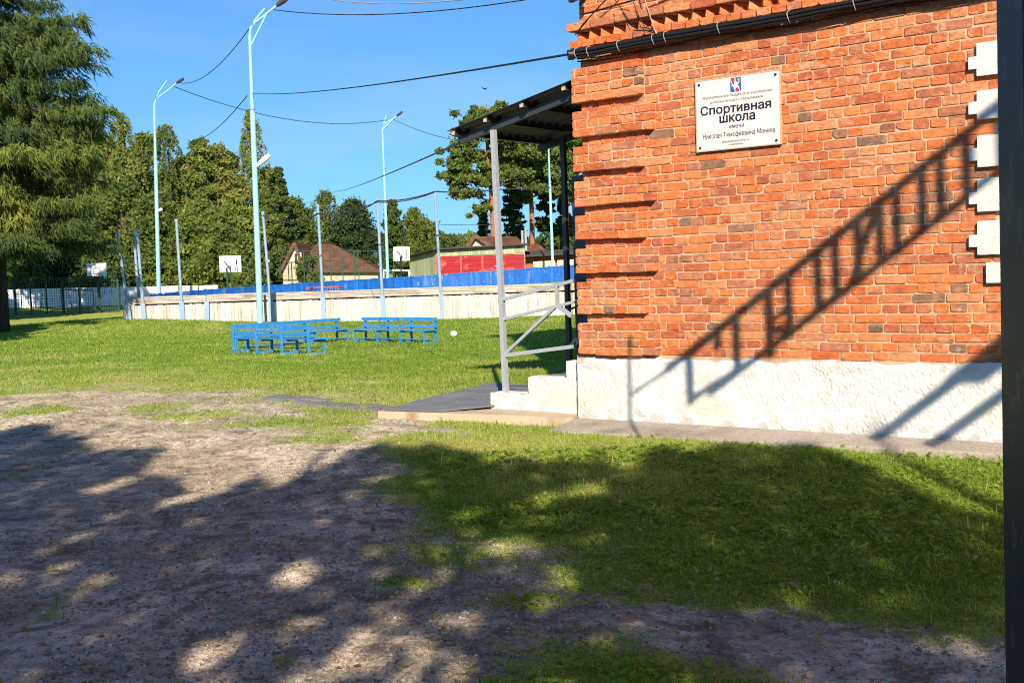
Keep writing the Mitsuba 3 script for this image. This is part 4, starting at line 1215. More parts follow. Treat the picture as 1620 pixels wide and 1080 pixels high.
SH = thing('green_shed', 'pale green plank shed with four red double doors and a flat dark roof', 'shed')
YS = 114.0
a, b, c = at(648, 407, YS + 5.5), at(691, 396, YS), at(830, 389.5, YS - 1.5)
zb = -0.3
side = np.array([a, b]); m = M(); n_ = 17
for k in range(n_):
    p = a + (b - a) * (k + 0.04) / n_; q_ = a + (b - a) * (k + 0.96) / n_; m.box([(p[0] + q_[0]) / 2, (p[1] + q_[1]) / 2, (zb + (p[2] + q_[2]) / 2 - 0.05) / 2], (np.linalg.norm((q_ - p)[:2]) / 2, 0.03, ((p[2] + q_[2]) / 2 - 0.05 - zb) / 2), [(q_ - p) * [1, 1, 0] / np.linalg.norm((q_ - p)[:2]), np.cross((0, 0, 1), (q_ - p) * [1, 1, 0] / np.linalg.norm((q_ - p)[:2])), (0, 0, 1)], (r.random(), r.random()))
tag(m.put(SH + '__boards', 'green_board_paint', uv=True), kind='stuff')
d = (c - b); L = np.linalg.norm(d[:2]); dx = d / L; dx[2] = 0; dn = np.array([dx[1], -dx[0], 0]); dn = dn if dn[1] < 0 else -dn
m = M(); n_ = 34
for k in range(n_):
    t = (k + 0.5) / n_; m.box(b + d * t - [0, 0, 0.32], (L / n_ / 2 - 0.006, 0.03, 0.30), [dx, dn, (0, 0, 1)], (r.random(), r.random()))
tag(m.put(SH + '__fascia_boards', 'green_board_paint', uv=True), kind='stuff')
edges = [0.0, 0.275, 0.52, 0.735, 1.0]
for e0, e1 in zip(edges[:-1], edges[1:]):
    rows_ = 7
    zt_ = b[2] - 0.62; hh = (zt_ - zb) / rows_
    dk = SH + '__door'; m = M()
    for k in range(rows_):
        t = (e0 + e1) / 2; m.box(b * [1, 1, 0] + d * [t, t, 0] + dn * 0.03 + [0, 0, zb + hh * (k + 0.5)], (L * (e1 - e0) / 2 - 0.05, 0.03, hh / 2 - 0.012), [dx, dn, (0, 0, 1)], (r.random(), r.random()))
    m.put(dk, 'red_door_paint', uv=True)
    m = M(); t = e0; m.box(b * [1, 1, 0] + d * [t, t, 0] + dn * 0.06 + [0, 0, (zb + zt_) / 2], (0.09, 0.03, (zt_ - zb) / 2), [dx, dn, (0, 0, 1)]); m.put(SH + '__door_post', 'red_pipe')
m = M(); m.box(b * [1, 1, 0] + d * [0.5, 0.5, 0] - dn * 0.1 + [0, 0, (zb + b[2]) / 2], (L / 2, 0.05, (b[2] - zb) / 2 - 0.1), [dx, dn, (0, 0, 1)]); m.put(SH + '__wall', 'green_board_paint')
m = M()
R_ = np.array([a + [-0.5, -0.2, -0.02], b + [-0.35, -0.6, 0.05], c + [0.3, -0.6, 0.10], c + (a - b) + [0.6, 0, 0.0]])
m.add(np.vstack([R_, R_ + [0, 0, 0.16]]), [[0, 1, 2, 3], [4, 5, 6, 7], [0, 1, 5, 4], [1, 2, 6, 5], [2, 3, 7, 6], [3, 0, 4, 7]]); m.put(SH + '__roof', 'dark_roof')

WB = thing('brick_outbuilding', 'low orange brick outbuilding with a grey roof right of the shed', 'building')
a, b = at(832, 405, 122), at(940, 399, 122)
m = M(); m.box([(a[0] + b[0]) / 2, 123, a[2] - 1.5], ((b[0] - a[0]) / 2, 1.0, 1.6)); m.put(WB + '__wall', 'far_brick')
for t0, t1 in ((0.10, 0.42), (0.45, 0.72), (0.8, 1.0)):
    m = M(); m.beam(a + (b - a) * t0 + [0, -1.1, -1.1], a + (b - a) * t1 + [0, -1.1, -1.1], 0.1, 0.95); m.put(WB + '__painted_panel', 'cream_wall')
m = M(); m.add([a + [-.3, -1.3, .05], b + [.3, -1.3, .05], b + [.3, 2.5, .5], a + [-.3, 2.5, .5]], [[0, 1, 2, 3]]); m.beam(a + [-.3, -1.3, -.02], b + [.3, -1.3, -.02], .1, .18); m.put(WB + '__roof', 'dark_roof')


def hip_house(label, pts_ridge, pts_eave, Y, wall_h, gable=None):
    """A hipped roof over cream walls. pts in pixels of the photograph at the distance Y; the roof goes back by its own width."""
    k = thing('house', label, 'house', None)
    r0, r1 = at(*pts_ridge[0], Y + 4), at(*pts_ridge[1], Y + 4); e0, e1 = at(*pts_eave[0], Y), at(*pts_eave[1], Y)
    e2, e3 = e1 + [0, 8, 0], e0 + [0, 8, 0]
    n_ = 14
    m = M()
    # courses of shingles, each a little proud of the one above it
    for quad in ([e0, e1, r1, r0], [e1, e2, r1, r1], [e2, e3, r0, r1], [e3, e0, r0, r0]):
        p0_, p1_, p2_, p3_ = (np.asarray(x) for x in quad)
        nn = np.cross(p1_ - p0_, p3_ - p0_); nn = nn / np.linalg.norm(nn); nn = nn if nn[2] > 0 else -nn
        for s in range(n_):
            t0, t1 = s / n_, (s + 1) / n_
            a0, a1 = p0_ + (p3_ - p0_) * t0, p1_ + (p2_ - p1_) * t0; b0, b1 = p0_ + (p3_ - p0_) * t1, p1_ + (p2_ - p1_) * t1
            m.add([a0 + nn * 0.06, a1 + nn * 0.06, b1, b0], [[0, 1, 2, 3]]); m.add([a0 + nn * 0.06, a1 + nn * 0.06, a1, a0], [[0, 1, 2, 3]])
    m.put(k + '__roof', 'shingles')
    m = M(); x0, x1 = e0[0] + 0.6, e1[0] - 0.6; zt_ = min(e0[2], e1[2]) + 0.1
    m.box(((x0 + x1) / 2, Y + 4, zt_ - wall_h / 2), ((x1 - x0) / 2, 3.4, wall_h / 2)); m.put(k + '__wall', 'cream_wall')
    return k


H1 = hip_house('cream house with a brown hipped shingle roof behind the rink', [(500, 386), (526, 386)], [(468, 431), (606, 431)], 118, 3.5)
gy_ = 114.0
ga, gb, gc = at(447, 425, gy_), at(482, 425, gy_), at(467, 387, gy_)
zb_ = ga[2] - 3
m = M(); m.add([ga, gb, gc], [[0, 1, 2]]); m.add([ga, gb, gb * [1, 1, 0] + [0, 0, zb_], ga * [1, 1, 0] + [0, 0, zb_]], [[0, 1, 2, 3]]); m.add([ga, ga + [0, 6, 0], gb + [0, 6, 0], gb], [[0, 1, 2, 3]]); m.put(H1 + '__gable_wall', 'cream_wall')
m = M()
for e_ in (ga, gb):
    m.add([e_ + (e_ - gc) * 0.25 + [0, -0.5, 0.1], gc + [0, -0.5, 0.25], gc + [0, 8, 0.25], e_ + (e_ - gc) * 0.25 + [0, 8, 0.1]], [[0, 1, 2, 3]]); m.beam(e_ + (e_ - gc) * 0.25 + [0, -0.5, 0.0], gc + [0, -0.5, 0.15], 0.06, 0.28)
m.put(H1 + '__gable_roof', 'shingles')
WK = H1 + '__window'
m = M(); wa, wb = at(466, 420, gy_ - .1), at(476, 400, gy_ - .1)
m.beam((wa[0], gy_ - .08, wa[2]), (wa[0], gy_ - .08, wb[2]), 0.1); m.beam((wb[0], gy_ - .08, wa[2]), (wb[0], gy_ - .08, wb[2]), 0.1); m.beam((wa[0] - .05, gy_ - .08, wa[2]), (wb[0] + .05, gy_ - .08, wa[2]), 0.1); m.beam((wa[0] - .05, gy_ - .08, wb[2]), (wb[0] + .05, gy_ - .08, wb[2]), 0.1); m.beam(((wa[0] + wb[0]) / 2, gy_ - .08, wa[2]), ((wa[0] + wb[0]) / 2, gy_ - .08, wb[2]), 0.08)
m.put(WK + '__frame', 'white_paint')
m = M(); m.box(((wa[0] + wb[0]) / 2, gy_ - .04, (wa[2] + wb[2]) / 2), ((wb[0] - wa[0]) / 2, 0.01, (wb[2] - wa[2]) / 2)); m.put(WK + '__pane', 'dark_steel')
H2 = hip_house('house with a brown hipped roof peeping over the green shed', [(752, 374), (817, 374)], [(728, 398), (838, 398)], 121, 3.5)
ga, gb, gc = at(737, 394, 119), at(782, 394, 119), at(752, 376, 119)
m = M(); m.add([ga, gb, gc], [[0, 1, 2]]); m.put(H2 + '__gable_wall', 'cream_wall')
m = M()
for e_ in (ga, gb):
    m.add([e_ + [0, -0.6, 0.1], gc + [0, -0.6, 0.3], gc + [0, 8, 0.3], e_ + [0, 8, 0.1]], [[0, 1, 2, 3]]); m.beam(e_ + [0, -0.6, 0.0], gc + [0, -0.6, 0.2], 0.06, 0.35)
m.put(H2 + '__gable_roof', 'shingles')
m = M(); p = at(826, 366, 120); m.tube([p - [0, 0, 2.0], p + [0, 0, 0.1]], 0.13, 8); m.tube([p + [.35, 0, -2.0], p + [.35, 0, 0.3]], 0.13, 8); m.put(H2 + '__chimney_pipe', 'grey_steel', smooth=40)
H3 = hip_house('small brown roofed house right of the chimney pipes', [(838, 386), (852, 386)], [(826, 402), (872, 402)], 124, 3.0)

# ------------------------------------------------------------------ trees
def leaves(P, size, hue, light, rr, flat=0.0, long=1.6, down=0.0, out=None, tri=False):
    """A leaf (a small kite of two triangles) at each point; out: the way its face is turned, more or less."""
    n_ = len(P)
    a = rr.normal(size=(n_, 3)); a[:, 2] *= (1 - flat); a[:, 2] -= down * np.abs(rr.normal(size=n_)) * 2
    a /= np.linalg.norm(a, axis=1, keepdims=True) + 1e-9
    b = np.cross(a, rr.normal(size=(n_, 3)) if out is None else out + rr.normal(0, 0.6, (n_, 3))); b /= np.linalg.norm(b, axis=1, keepdims=True) + 1e-9
    s = (size * rr.uniform(0.6, 1.35, n_))[:, None]
    if tri:
        V = np.stack([P - a * s * long * 0.4 - b * s * 0.55, P - a * s * long * 0.4 + b * s * 0.55, P + a * s * long * 0.7], 1)
        return V.reshape(-1, 3), np.arange(n_ * 3).reshape(-1, 3), np.repeat(np.stack([np.clip(hue, 0, 1), np.clip(light, 0, 1)], 1), 3, 0)
    V = np.stack([P - a * s * long * 0.5, P + b * s * 0.5, P + a * s * long * 0.5, P - b * s * 0.5], 1)
    F = np.arange(n_)[:, None] * 4
    F = np.vstack([F + [0, 1, 2], F + [0, 2, 3]])
    uv = np.repeat(np.stack([np.clip(hue, 0, 1), np.clip(light, 0, 1)], 1), 4, 0)
    return V.reshape(-1, 3), F, uv


def put_leaves(key, V, F, uv, b='leaf'):
    key = numbered(key); scene[key] = mikit.ply((V, F), b, smooth=False, uv=uv); return key


def broadleaf(name, label, cat, base, height, rad, z0, nl, nleaf, size, hue, seed, group=None, airy=0.0, trunk_r=0.22, shape=1.0, bark='bark', hue_spread=0.085):
    rr = np.random.default_rng(seed); k = thing(name, label, cat, group); base = np.asarray(base, float)
    m = M(); tp = base + [rr.normal(0, 0.3), rr.normal(0, 0.3), height * 0.93]
    m.tube([base - [0, 0, 0.6], base + (tp - base) * 0.35 + [rr.normal(0, .12), 0, 0], base + (tp - base) * 0.7 + [rr.normal(0, .15), 0, 0], tp], [trunk_r, trunk_r * 0.75, trunk_r * 0.4, 0.03], 7)
    P, HU, LI, OU = [], [], [], []
    H = height - z0
    for i in range(nl):
        t = (i + rr.random()) / nl                                     # 0 low, 1 top
        wid = rad * (np.sin(np.pi * (0.16 + 0.80 * t)) ** 0.8 if shape > 0.5 else (1.02 - t) ** 0.8)
        an = rr.uniform(0, 2 * np.pi); d_ = wid * np.sqrt(rr.uniform(0.15, 1.0)) * 0.80
        c = base + [d_ * np.cos(an), d_ * np.sin(an), z0 + H * t * 0.96]
        lr = rad * rr.uniform(0.20, 0.46) * (1.0 - 0.35 * t) * (0.8 + 0.2 * shape)
        c[2] = min(c[2], base[2] + height - lr * 0.75)
        nn = int(nleaf / nl)
        v = rr.normal(size=(nn, 3)); v /= np.linalg.norm(v, axis=1, keepdims=True)
        rd = np.abs(rr.normal(0.62, 0.34, nn))
        rough_ = 0.75 + 0.6 * meshkit.fbm(v * 2.3 + i * 5, 2, seed)
        p = c + v * (rd * lr * rough_)[:, None] * [1, 1, 0.78]; o_ = v * 0.6 + [0, 0, 0.5]
        if airy:
            kk = rr.random(nn) > airy * meshkit.noise(p * 1.3, seed); p, o_ = p[kk], o_[kk]
        P.append(p); OU.append(o_); h0 = hue + rr.normal(0, hue_spread)
        HU.append(np.full(len(p), h0) + rr.normal(0, 0.05, len(p))); LI.append(np.clip(0.5 + rr.normal(0, 0.2, len(p)), 0, 1))
        if i % 2 == 0:
            s = base + (tp - base) * max(0.12, min(0.85, (c[2] - base[2]) / height - 0.14)); m.tube([s, (s + c) / 2 + [0, 0, 0.15], c], [trunk_r * 0.35, trunk_r * 0.22, 0.02], 5)
    m.put(k + '__trunk', bark, smooth=40)
    put_leaves(k + '__crown', *leaves(np.vstack(P), size, np.concatenate(HU), np.concatenate(LI), rr, out=np.vstack(OU), tri=True))
    return k


def birch(name, label, cat, base, height, rad, z0, hue, seed, group):
    """A slender crown of thin hanging twigs strung with small leaves."""
    rr = np.random.default_rng(seed); k = thing(name, label, cat, group); base = np.asarray(base, float)
    m = M(); tp = base + [rr.normal(0, 0.3), 0, height]; m.tube([base - [0, 0, 0.6], base + (tp - base) * 0.5 + [0.15, 0, 0], tp], [0.17, 0.11, 0.02], 7)
    P, HU = [], []
    for i in range(420):
        t = rr.random() ** 0.8; w_ = rad * np.sin(np.pi * (0.12 + 0.86 * t)) ** 0.7; an = rr.uniform(0, 2 * np.pi); d_ = w_ * rr.uniform(0.1, 1.0)
        a = base + (tp - base) * t * 0.99; e = base + [d_ * np.cos(an), d_ * np.sin(an), z0 + (height - z0) * t]
        if i % 9 == 0:
            m.tube([a - [0, 0, 0.8 * (1 - t)], (a + e) / 2, e], [0.05, 0.03, 0.01], 4)
        L = rr.uniform(0.7, 2.4) * (1.15 - 0.7 * t); n_ = int(26 * L); s = rr.random(n_)
        P.append(e + np.stack([0.12 * np.cos(an) * s * L, 0.12 * np.sin(an) * s * L, -s * L], -1) + rr.normal(0, 0.09, (n_, 3))); HU.append(np.full(n_, hue + rr.normal(0, 0.06)))
    m.put(k + '__trunk', 'bark', smooth=40)
    P = np.vstack(P); HU = np.concatenate(HU)
    put_leaves(k + '__crown', *leaves(P, 0.15, HU + rr.normal(0, 0.04, len(P)), np.clip(0.5 + rr.normal(0, 0.2, len(P)), 0, 1), rr, tri=True))
    return k


def spruce(name, label, cat, base, height, rad, z0, nb, per, size, hue, seed, group=None, droop=0.35, power=0.9):
    rr = np.random.default_rng(seed); k = thing(name, label, cat, group); base = np.asarray(base, float)
    m = M(); m.tube([base - [0, 0, 0.6], base + [0, 0, height * 0.5], base + [0, 0, height]], [rad * 0.09, rad * 0.055, 0.03], 7); m.put(k + '__trunk', 'bark', smooth=40)
    P, HU = [], []
    for i in range(nb):
        t = rr.random() ** 0.8; L = rad * (1 - t) ** power * rr.uniform(0.75, 1.1) + 0.25; an = rr.uniform(0, 2 * np.pi); zz = z0 + (height - z0) * t
        s = rr.random(per) ** 0.7
        x = np.stack([np.cos(an) * s * L, np.sin(an) * s * L, zz - droop * L * s + 0.18 * L * s ** 3], -1)
        x += rr.normal(0, 0.10 * rad * 0.6, x.shape) * (0.25 + (1 - s)[:, None] * 0.6) * [1, 1, 0.5]
        P.append(base + x); HU.append(np.full(per, hue + rr.normal(0, 0.035)) + rr.normal(0, 0.03, per))
    P = np.vstack(P)
    put_leaves(k + '__crown', *leaves(P, size, np.concatenate(HU), np.clip(0.5 + rr.normal(0, 0.2, len(P)), 0, 1), rr, long=2.2, down=0.25))
    return k


def pine(label, base, height, clumps, nleaf, size, hue, seed, trunk_r=0.28, lean=(0, 0)):
    rr = np.random.default_rng(seed); k = thing('pine_tree', label, 'pine', 'tall pines behind the shed'); base = np.asarray(base, float)
    tp = base + [lean[0], lean[1], height]
    m = M(); m.tube([base - [0, 0, 0.6], base + (tp - base) * 0.4 + [0.15, 0, 0], base + (tp - base) * 0.75 - [0.1, 0, 0], tp], [trunk_r, trunk_r * 0.85, trunk_r * 0.55, 0.06], 9)
    P, HU = [], []
    for (dx, dy, dz, lr) in clumps:
        c = base + [dx, dy, dz]; s = base + (tp - base) * min(0.97, max(0.3, (dz - 0.9) / height)); m.tube([s, (s + c) / 2 + [0, 0, -0.12], c - [0, 0, lr * 0.15]], [trunk_r * 0.34, trunk_r * 0.22, 0.03], 5)
        for q_ in range(13):
            cc = c + rr.normal(0, lr * 0.62, 3) * [1, 1, 0.55]; nn = int(nleaf * lr ** 1.6 / 10)
            v = rr.normal(size=(nn, 3)); v /= np.linalg.norm(v, axis=1, keepdims=True)
            v = v * (0.6 + 0.9 * meshkit.fbm(v * 2.5 + q_ * 7, 2, seed))[:, None]
            P.append(cc + v * np.abs(rr.normal(0.6, 0.36, nn))[:, None] * lr * rr.uniform(0.26, 0.52) * np.array([1, 1, 0.62])); HU.append(np.full(nn, hue + rr.normal(0, 0.05)) + rr.normal(0, 0.03, nn))
    m.put(k + '__trunk', 'pine_bark', smooth=40)
    P = np.vstack(P); put_leaves(k + '__crown', *leaves(P, size, np.concatenate(HU), np.clip(0.5 + rr.normal(0, 0.22, len(P)), 0, 1), rr, long=1.9))


def gp(x, Y):
    p = at(x, 450, Y); return np.array([p[0], Y, float(ground_z(p[0], Y))])


def htop(x, y, Y):
    return float(at(x, y, Y)[2])


# the row of tall trees behind the court: pixel column, top row, half width in pixels, distance, palette hue
ROW = [
    (238, 206, 36, 128, 0.44, 'broad', 'tall green tree between the birch and the left lamp post'),
    (300, 242, 30, 130, 0.34, 'broad', 'dark green tree right of the left lamp post'),
    (374, 238, 28, 130, 0.48, 'broad', 'olive green tree close left of the near lamp post'),
    (430, 262, 24, 128, 0.40, 'broad', 'green tree close right of the near lamp post'),
    (205, 178, 34, 118, 0.78, 'airy', 'tall thin birch with sparse pale foliage just right of the big conifer'),
    (160, 205, 62, 122, 0.50, 'broad', 'broad yellow-green tree behind the big conifer'),
    (120, 250, 60, 112, 0.36, 'broad', 'dark green tree behind the court hoop at far left'),
    (200, 270, 48, 106, 0.54, 'broad', 'bright yellow-green maple behind the leaning net post'),
    (272, 196, 38, 124, 0.40, 'airy', 'tall loose-crowned tree behind the left lamp post'),
    (255, 300, 44, 104, 0.38, 'broad', 'dense mid green tree at the foot of the left lamp post'),
    (326, 212, 30, 120, 0.60, 'broad', 'ochre tinged tree between the two left lamp posts'),
    (305, 330, 34, 103, 0.46, 'broad', 'leafy green tree above the third net post'),
    (352, 225, 36, 122, 0.70, 'broad', 'rust tinged tree left of the near lamp post'),
    (345, 330, 36, 101, 0.52, 'broad', 'yellow-green maple above the white hoop seen from behind'),
    (408, 172, 26, 126, 0.80, 'airy', 'slender birch with hanging pale twigs behind the near lamp post'),
    (385, 300, 36, 108, 0.66, 'broad', 'brownish tree just left of the near lamp post'),
    (396, 372, 28, 100, 0.45, 'broad', 'green tree behind the hoop right of the near lamp post'),
    (448, 266, 30, 132, 0.24, 'pineish', 'dark blue-green pine right of the near lamp post'),
    (424, 300, 24, 121, 0.50, 'broad', 'sunlit green maple left of the brown hipped roof'),
    (470, 312, 34, 140, 0.36, 'broad', 'dark green tree left of the sixth net post'),
    (520, 300, 36, 140, 0.42, 'airy', 'light green loose tree behind the hipped roof'),
    (540, 352, 22, 138, 0.50, 'broad', 'small yellow-green tree beside the hipped roof'),
    (562, 315, 36, 136, 0.12, 'broad', 'large dark rounded tree right of the hipped roof'),
    (625, 318, 30, 140, 0.30, 'pineish', 'dark pine left of the hoop by the shed'),
    (658, 328, 34, 142, 0.46, 'airy', 'loose pale green tree above the green shed'),
    (680, 350, 30, 146, 0.40, 'broad', 'green tree behind the green shed'),
    (712, 372, 24, 160, 0.42, 'broad', 'low distant tree at the gap of sky'),
    (745, 376, 26, 165, 0.46, 'broad', 'low distant bushy tree left of the brown gable'),
    (90, 350, 60, 100, 0.32, 'broad', 'dark shaded tree behind the court fence'),
    (40, 330, 60, 98, 0.30, 'broad', 'very dark shaded tree beside the big conifer trunk'),
    (160, 385, 40, 97, 0.34, 'broad', 'low dark bush behind the white hoop at far left'),
    (-60, 200, 90, 105, 0.30, 'broad', 'dark tree at the left border behind the big conifer'),
    (905, 345, 26, 140, 0.44, 'broad', 'small green tree under the canopy near the brick corner'),
]
for i, (x, y, hw, Y, hue, kind, lab) in enumerate(ROW):
    b = gp(x, Y); H = htop(x, y, Y) - b[2]; rad = hw / F_PX * Y
    if kind == 'broad':
        broadleaf('tree', lab, 'tree', b, H, rad * 1.2, H * 0.03, 96, 31000, 0.20, hue - 0.05 + 0.05 * math.sin(i * 2.4), 100 + i, 'trees behind the rink', trunk_r=0.2)
    elif kind == 'airy':
        birch('tree', lab, 'tree', b, H, rad * 1.15, H * 0.12, min(hue, 0.62), 100 + i, 'trees behind the rink')
    else:
        spruce('tree', lab, 'tree', b, H, rad * 1.1, H * 0.1, 110, 60, 0.30, hue, 100 + i, 'trees behind the rink', droop=0.05, power=0.75)
broadleaf('bush', 'small rounded bush growing against the hipped roof house', 'bush', gp(492, 113.2), htop(492, 402, 113.2) - gp(492, 113.2)[2], 1.6, 0.2, 12, 2600, 0.24, 0.42, 77)
broadleaf('bush', 'low bush at the foot of the hoop seen from behind', 'bush', gp(400, 96), htop(400, 412, 96) - gp(400, 96)[2], 2.0, 0.2, 12, 2600, 0.24, 0.36, 78)

YP = 128.0
pxm = F_PX / YP
b = gp(783, YP); H = htop(775, 165, YP) - b[2]
cl = lambda x, y, r_, dy=0.0: ((x - 783) / pxm - (440 - y) / pxm * 0.0314 * 0, dy, htop(783, y, YP) - b[2], r_)
rr = np.random.default_rng(3)
main = [cl(742, 228, 1.6), cl(728, 262, 1.5), cl(760, 205, 1.8), cl(790, 190, 1.9), cl(815, 195, 1.7), cl(762, 180, 1.2), cl(800, 172, 1.0), cl(740, 282, 1.6), cl(765, 250, 1.8), cl(805, 225, 2.0, -1), cl(830, 240, 1.9), cl(800, 260, 1.8, 1), cl(750, 305, 1.4), cl(770, 330, 1.0), cl(818, 285, 1.7), cl(845, 225, 1.6), cl(780, 285, 1.4, -1.2), cl(735, 245, 1.0)]
pine('tall pine with a bare orange trunk and broad flat crown left of the canopy post', b, H, main, 1050, 0.22, 0.38, 501, 0.36, (-0.3, 0))
b = gp(843, YP + 8); H = htop(845, 190, YP + 8) - b[2]; pxm = F_PX / (YP + 8)
cl2 = lambda x, y, r_, dy=0.0: ((x - 843) / pxm, dy, htop(843, y, YP + 8) - b[2], r_)
pine('tall pine behind, its orange trunk showing right of the canopy post', b, H, [cl2(845, 205, 1.9), cl2(865, 225, 1.9), cl2(830, 235, 1.8), cl2(850, 255, 1.9), cl2(875, 262, 1.6), cl2(825, 275, 1.8), cl2(855, 290, 1.7), cl2(880, 300, 1.4), cl2(838, 308, 1.5)], 1050, 0.22, 0.36, 502, 0.34)
b = gp(897, YP + 4); H = htop(900, 180, YP + 4) - b[2]; pxm = F_PX / (YP + 4)
cl3 = lambda x, y, r_, dy=0.0: ((x - 897) / pxm, dy, htop(897, y, YP + 4) - b[2], r_)
pine('tall pine with orange trunk beside the dark canopy post', b, H, [cl3(895, 200, 1.8), cl3(915, 215, 1.8), cl3(880, 235, 1.5), cl3(905, 245, 1.9), cl3(888, 270, 1.6), cl3(915, 285, 1.8), cl3(895, 305, 1.4), cl3(930, 240, 1.8), cl3(925, 310, 1.6)], 1050, 0.22, 0.37, 503, 0.34)
for i, (x, y, hw, Y, lab) in enumerate([(815, 250, 30, 138, 'dark spruce between the pine trunks'), (868, 268, 28, 140, 'dark spruce right of the pines, behind the lamp post'), (768, 335, 16, 140, 'small dark spruce left of the pine trunk'), (895, 300, 24, 146, 'dark spruce beside the brick corner')]):
    b = gp(x, Y); spruce('spruce_tree', lab, 'spruce', b, htop(x, y, Y) - b[2], hw / F_PX * Y, 0.4, 120, 60, 0.28, 0.14, 520 + i, 'dark spruces under the pines', droop=0.2)

# far line of woods closing the horizon
rr = np.random.default_rng(9); P = []
xs = rr.uniform(-240, 150, 26000); ys = 215 + rr.uniform(0, 14, 26000); hh = 6.0 + 4.0 * meshkit.fbm(np.stack([xs * 0.11, 0 * xs, 0 * xs], -1), 3, 4)
P = np.stack([xs, ys, 0.6 + hh * rr.random(26000) ** 0.7], -1)
V, F, uv = leaves(P, 0.95, 0.30 + rr.normal(0, 0.1, len(P)), np.clip(0.5 + rr.normal(0, .2, len(P)), 0, 1), rr)
tag(put_leaves('woods', V, F, uv), 'distant line of woods beyond the houses', 'woods', kind='stuff')

# ------------------------------------------------------------------ the big conifer at the left edge
def big_conifer(label, base, height, z0, branches, seed, hue, spray=0.5):
    """Limbs that sweep out and up at the tip, each hung with drooping sprays of needles."""
    rr = np.random.default_rng(seed); k = thing('larch_tree', label, 'conifer'); base = np.asarray(base, float)
    m = M(); m.tube([base - [0, 0, 0.6], base + [0.05, 0, height * 0.3], base + [-0.1, 0, height * 0.6], base + [0, 0, height]], [0.42, 0.34, 0.22, 0.04], 10)
    P, D, HU = [], [], []
    for (zz, an, L, droop, lit_hue) in branches:
        t = np.linspace(0, 1, 9); lim = np.stack([np.cos(an) * L * t, np.sin(an) * L * t, zz - droop * L * t * 0.9 + 0.55 * droop * L * t ** 2.2], -1) + base
        m.tube(lim, np.linspace(0.06 + 0.012 * L, 0.012, 9), 5)
        side = np.array([-np.sin(an), np.cos(an), 0])
        ns = int(L * 9)
        for j in range(ns):
            s = 0.12 + 0.88 * (j + rr.random()) / ns; p = np.array([np.interp(s, t, lim[:, q_]) for q_ in range(3)])
            w_ = rr.normal(0, 0.22 + 0.16 * L * (1 - abs(s - 0.55)) * 0.6)
            tw = np.array([np.cos(an), np.sin(an), 0]) * 0.35 + side * np.sign(w_); tw /= np.linalg.norm(tw)
            q0 = p; ln = abs(w_) + 0.15
            nn = int(6 + ln * 22)
            f_ = rr.random(nn)
            pp = q0 + tw * (ln * f_)[:, None] - np.array([0, 0, 1.0]) * (0.25 * ln * f_ ** 2)[:, None]
            for h_ in range(2):
                P.append(pp + rr.normal(0, 1.0, pp.shape) * [0.06, 0.06, 0.12]); dv = np.tile([np.cos(an) * 0.35, np.sin(an) * 0.35, -0.75], (nn, 1)) + rr.normal(0, 0.38, (nn, 3)) + tw * 0.3
                D.append(dv / np.linalg.norm(dv, axis=1, keepdims=True)); HU.append(np.full(nn, hue + lit_hue + rr.normal(0, 0.04)))
    m.put(k + '__trunk', 'shaded_bark', smooth=40)
    P, D, HU = np.vstack(P), np.vstack(D), np.concatenate(HU); n_ = len(P)
    b_ = np.cross(D, rr.normal(size=(n_, 3))); b_ /= np.linalg.norm(b_, axis=1, keepdims=True)
    Ls = (spray * rr.uniform(0.45, 1.1, n_))[:, None]; W = (0.018 + 0.018 * rr.random(n_))[:, None]
    V = np.stack([P - b_ * W, P + b_ * W, P + D * Ls], 1).reshape(-1, 3)
    F = np.arange(n_ * 3).reshape(-1, 3)
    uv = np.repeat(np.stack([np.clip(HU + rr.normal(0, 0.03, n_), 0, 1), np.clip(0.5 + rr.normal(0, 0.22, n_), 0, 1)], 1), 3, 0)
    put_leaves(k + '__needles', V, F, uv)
    return k


rr = np.random.default_rng(17); br = []
for i in range(100):
    t = rr.random(); zz = 2.2 + 15.5 * t; L = (5.2 * (1 - t) ** 0.65 + 0.7) * rr.uniform(0.40, 0.98); an = rr.uniform(0, 2 * np.pi)
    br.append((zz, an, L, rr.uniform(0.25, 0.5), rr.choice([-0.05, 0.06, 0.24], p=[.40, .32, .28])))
CB_ = gp(-6, 46)
loc = lambda x, y: (float(at(x, y, 46)[0] - CB_[0]), float(at(x, y, 46)[2] - CB_[2]))
for (x, y, lit_hue) in [(160, 78, 0.10), (150, 92, 0.10), (135, 60, 0.08), (190, 172, 0.16), (170, 190, 0.2), (150, 205, 0.24), (120, 200, 0.24), (150, 150, 0.0), (140, 130, 0.0), (130, 25, 0.06), (118, 48, 0.06), (110, 235, 0.26), (150, 250, 0.24), (60, 350, 0.42), (52, 330, 0.42), (66, 370, 0.40), (58, 300, 0.40), (90, 300, 0.16), (130, 225, 0.30), (100, 245, 0.32), (165, 235, 0.28), (70, 215, 0.30), (45, 315, 0.44), (75, 345, 0.44), (80, 270, 0.28), (120, 275, 0.2), (35, 180, 0.2), (60, 120, 0.1), (100, 110, 0.02)]:  # third number paints sunshine into the hue of these limbs
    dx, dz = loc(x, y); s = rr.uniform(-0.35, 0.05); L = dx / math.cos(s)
    if lit_hue > 0.3:
        s -= 0.8; L = dx / math.cos(s); lit_hue += 0.06
    br.append((dz + 0.28 * L * 0.38, s, L, 0.38, lit_hue))
big_conifer('huge drooping conifer with trunk coloured as in shade at the left edge', CB_, 18.5, 2.0, br, 18, 0.15, 0.45)

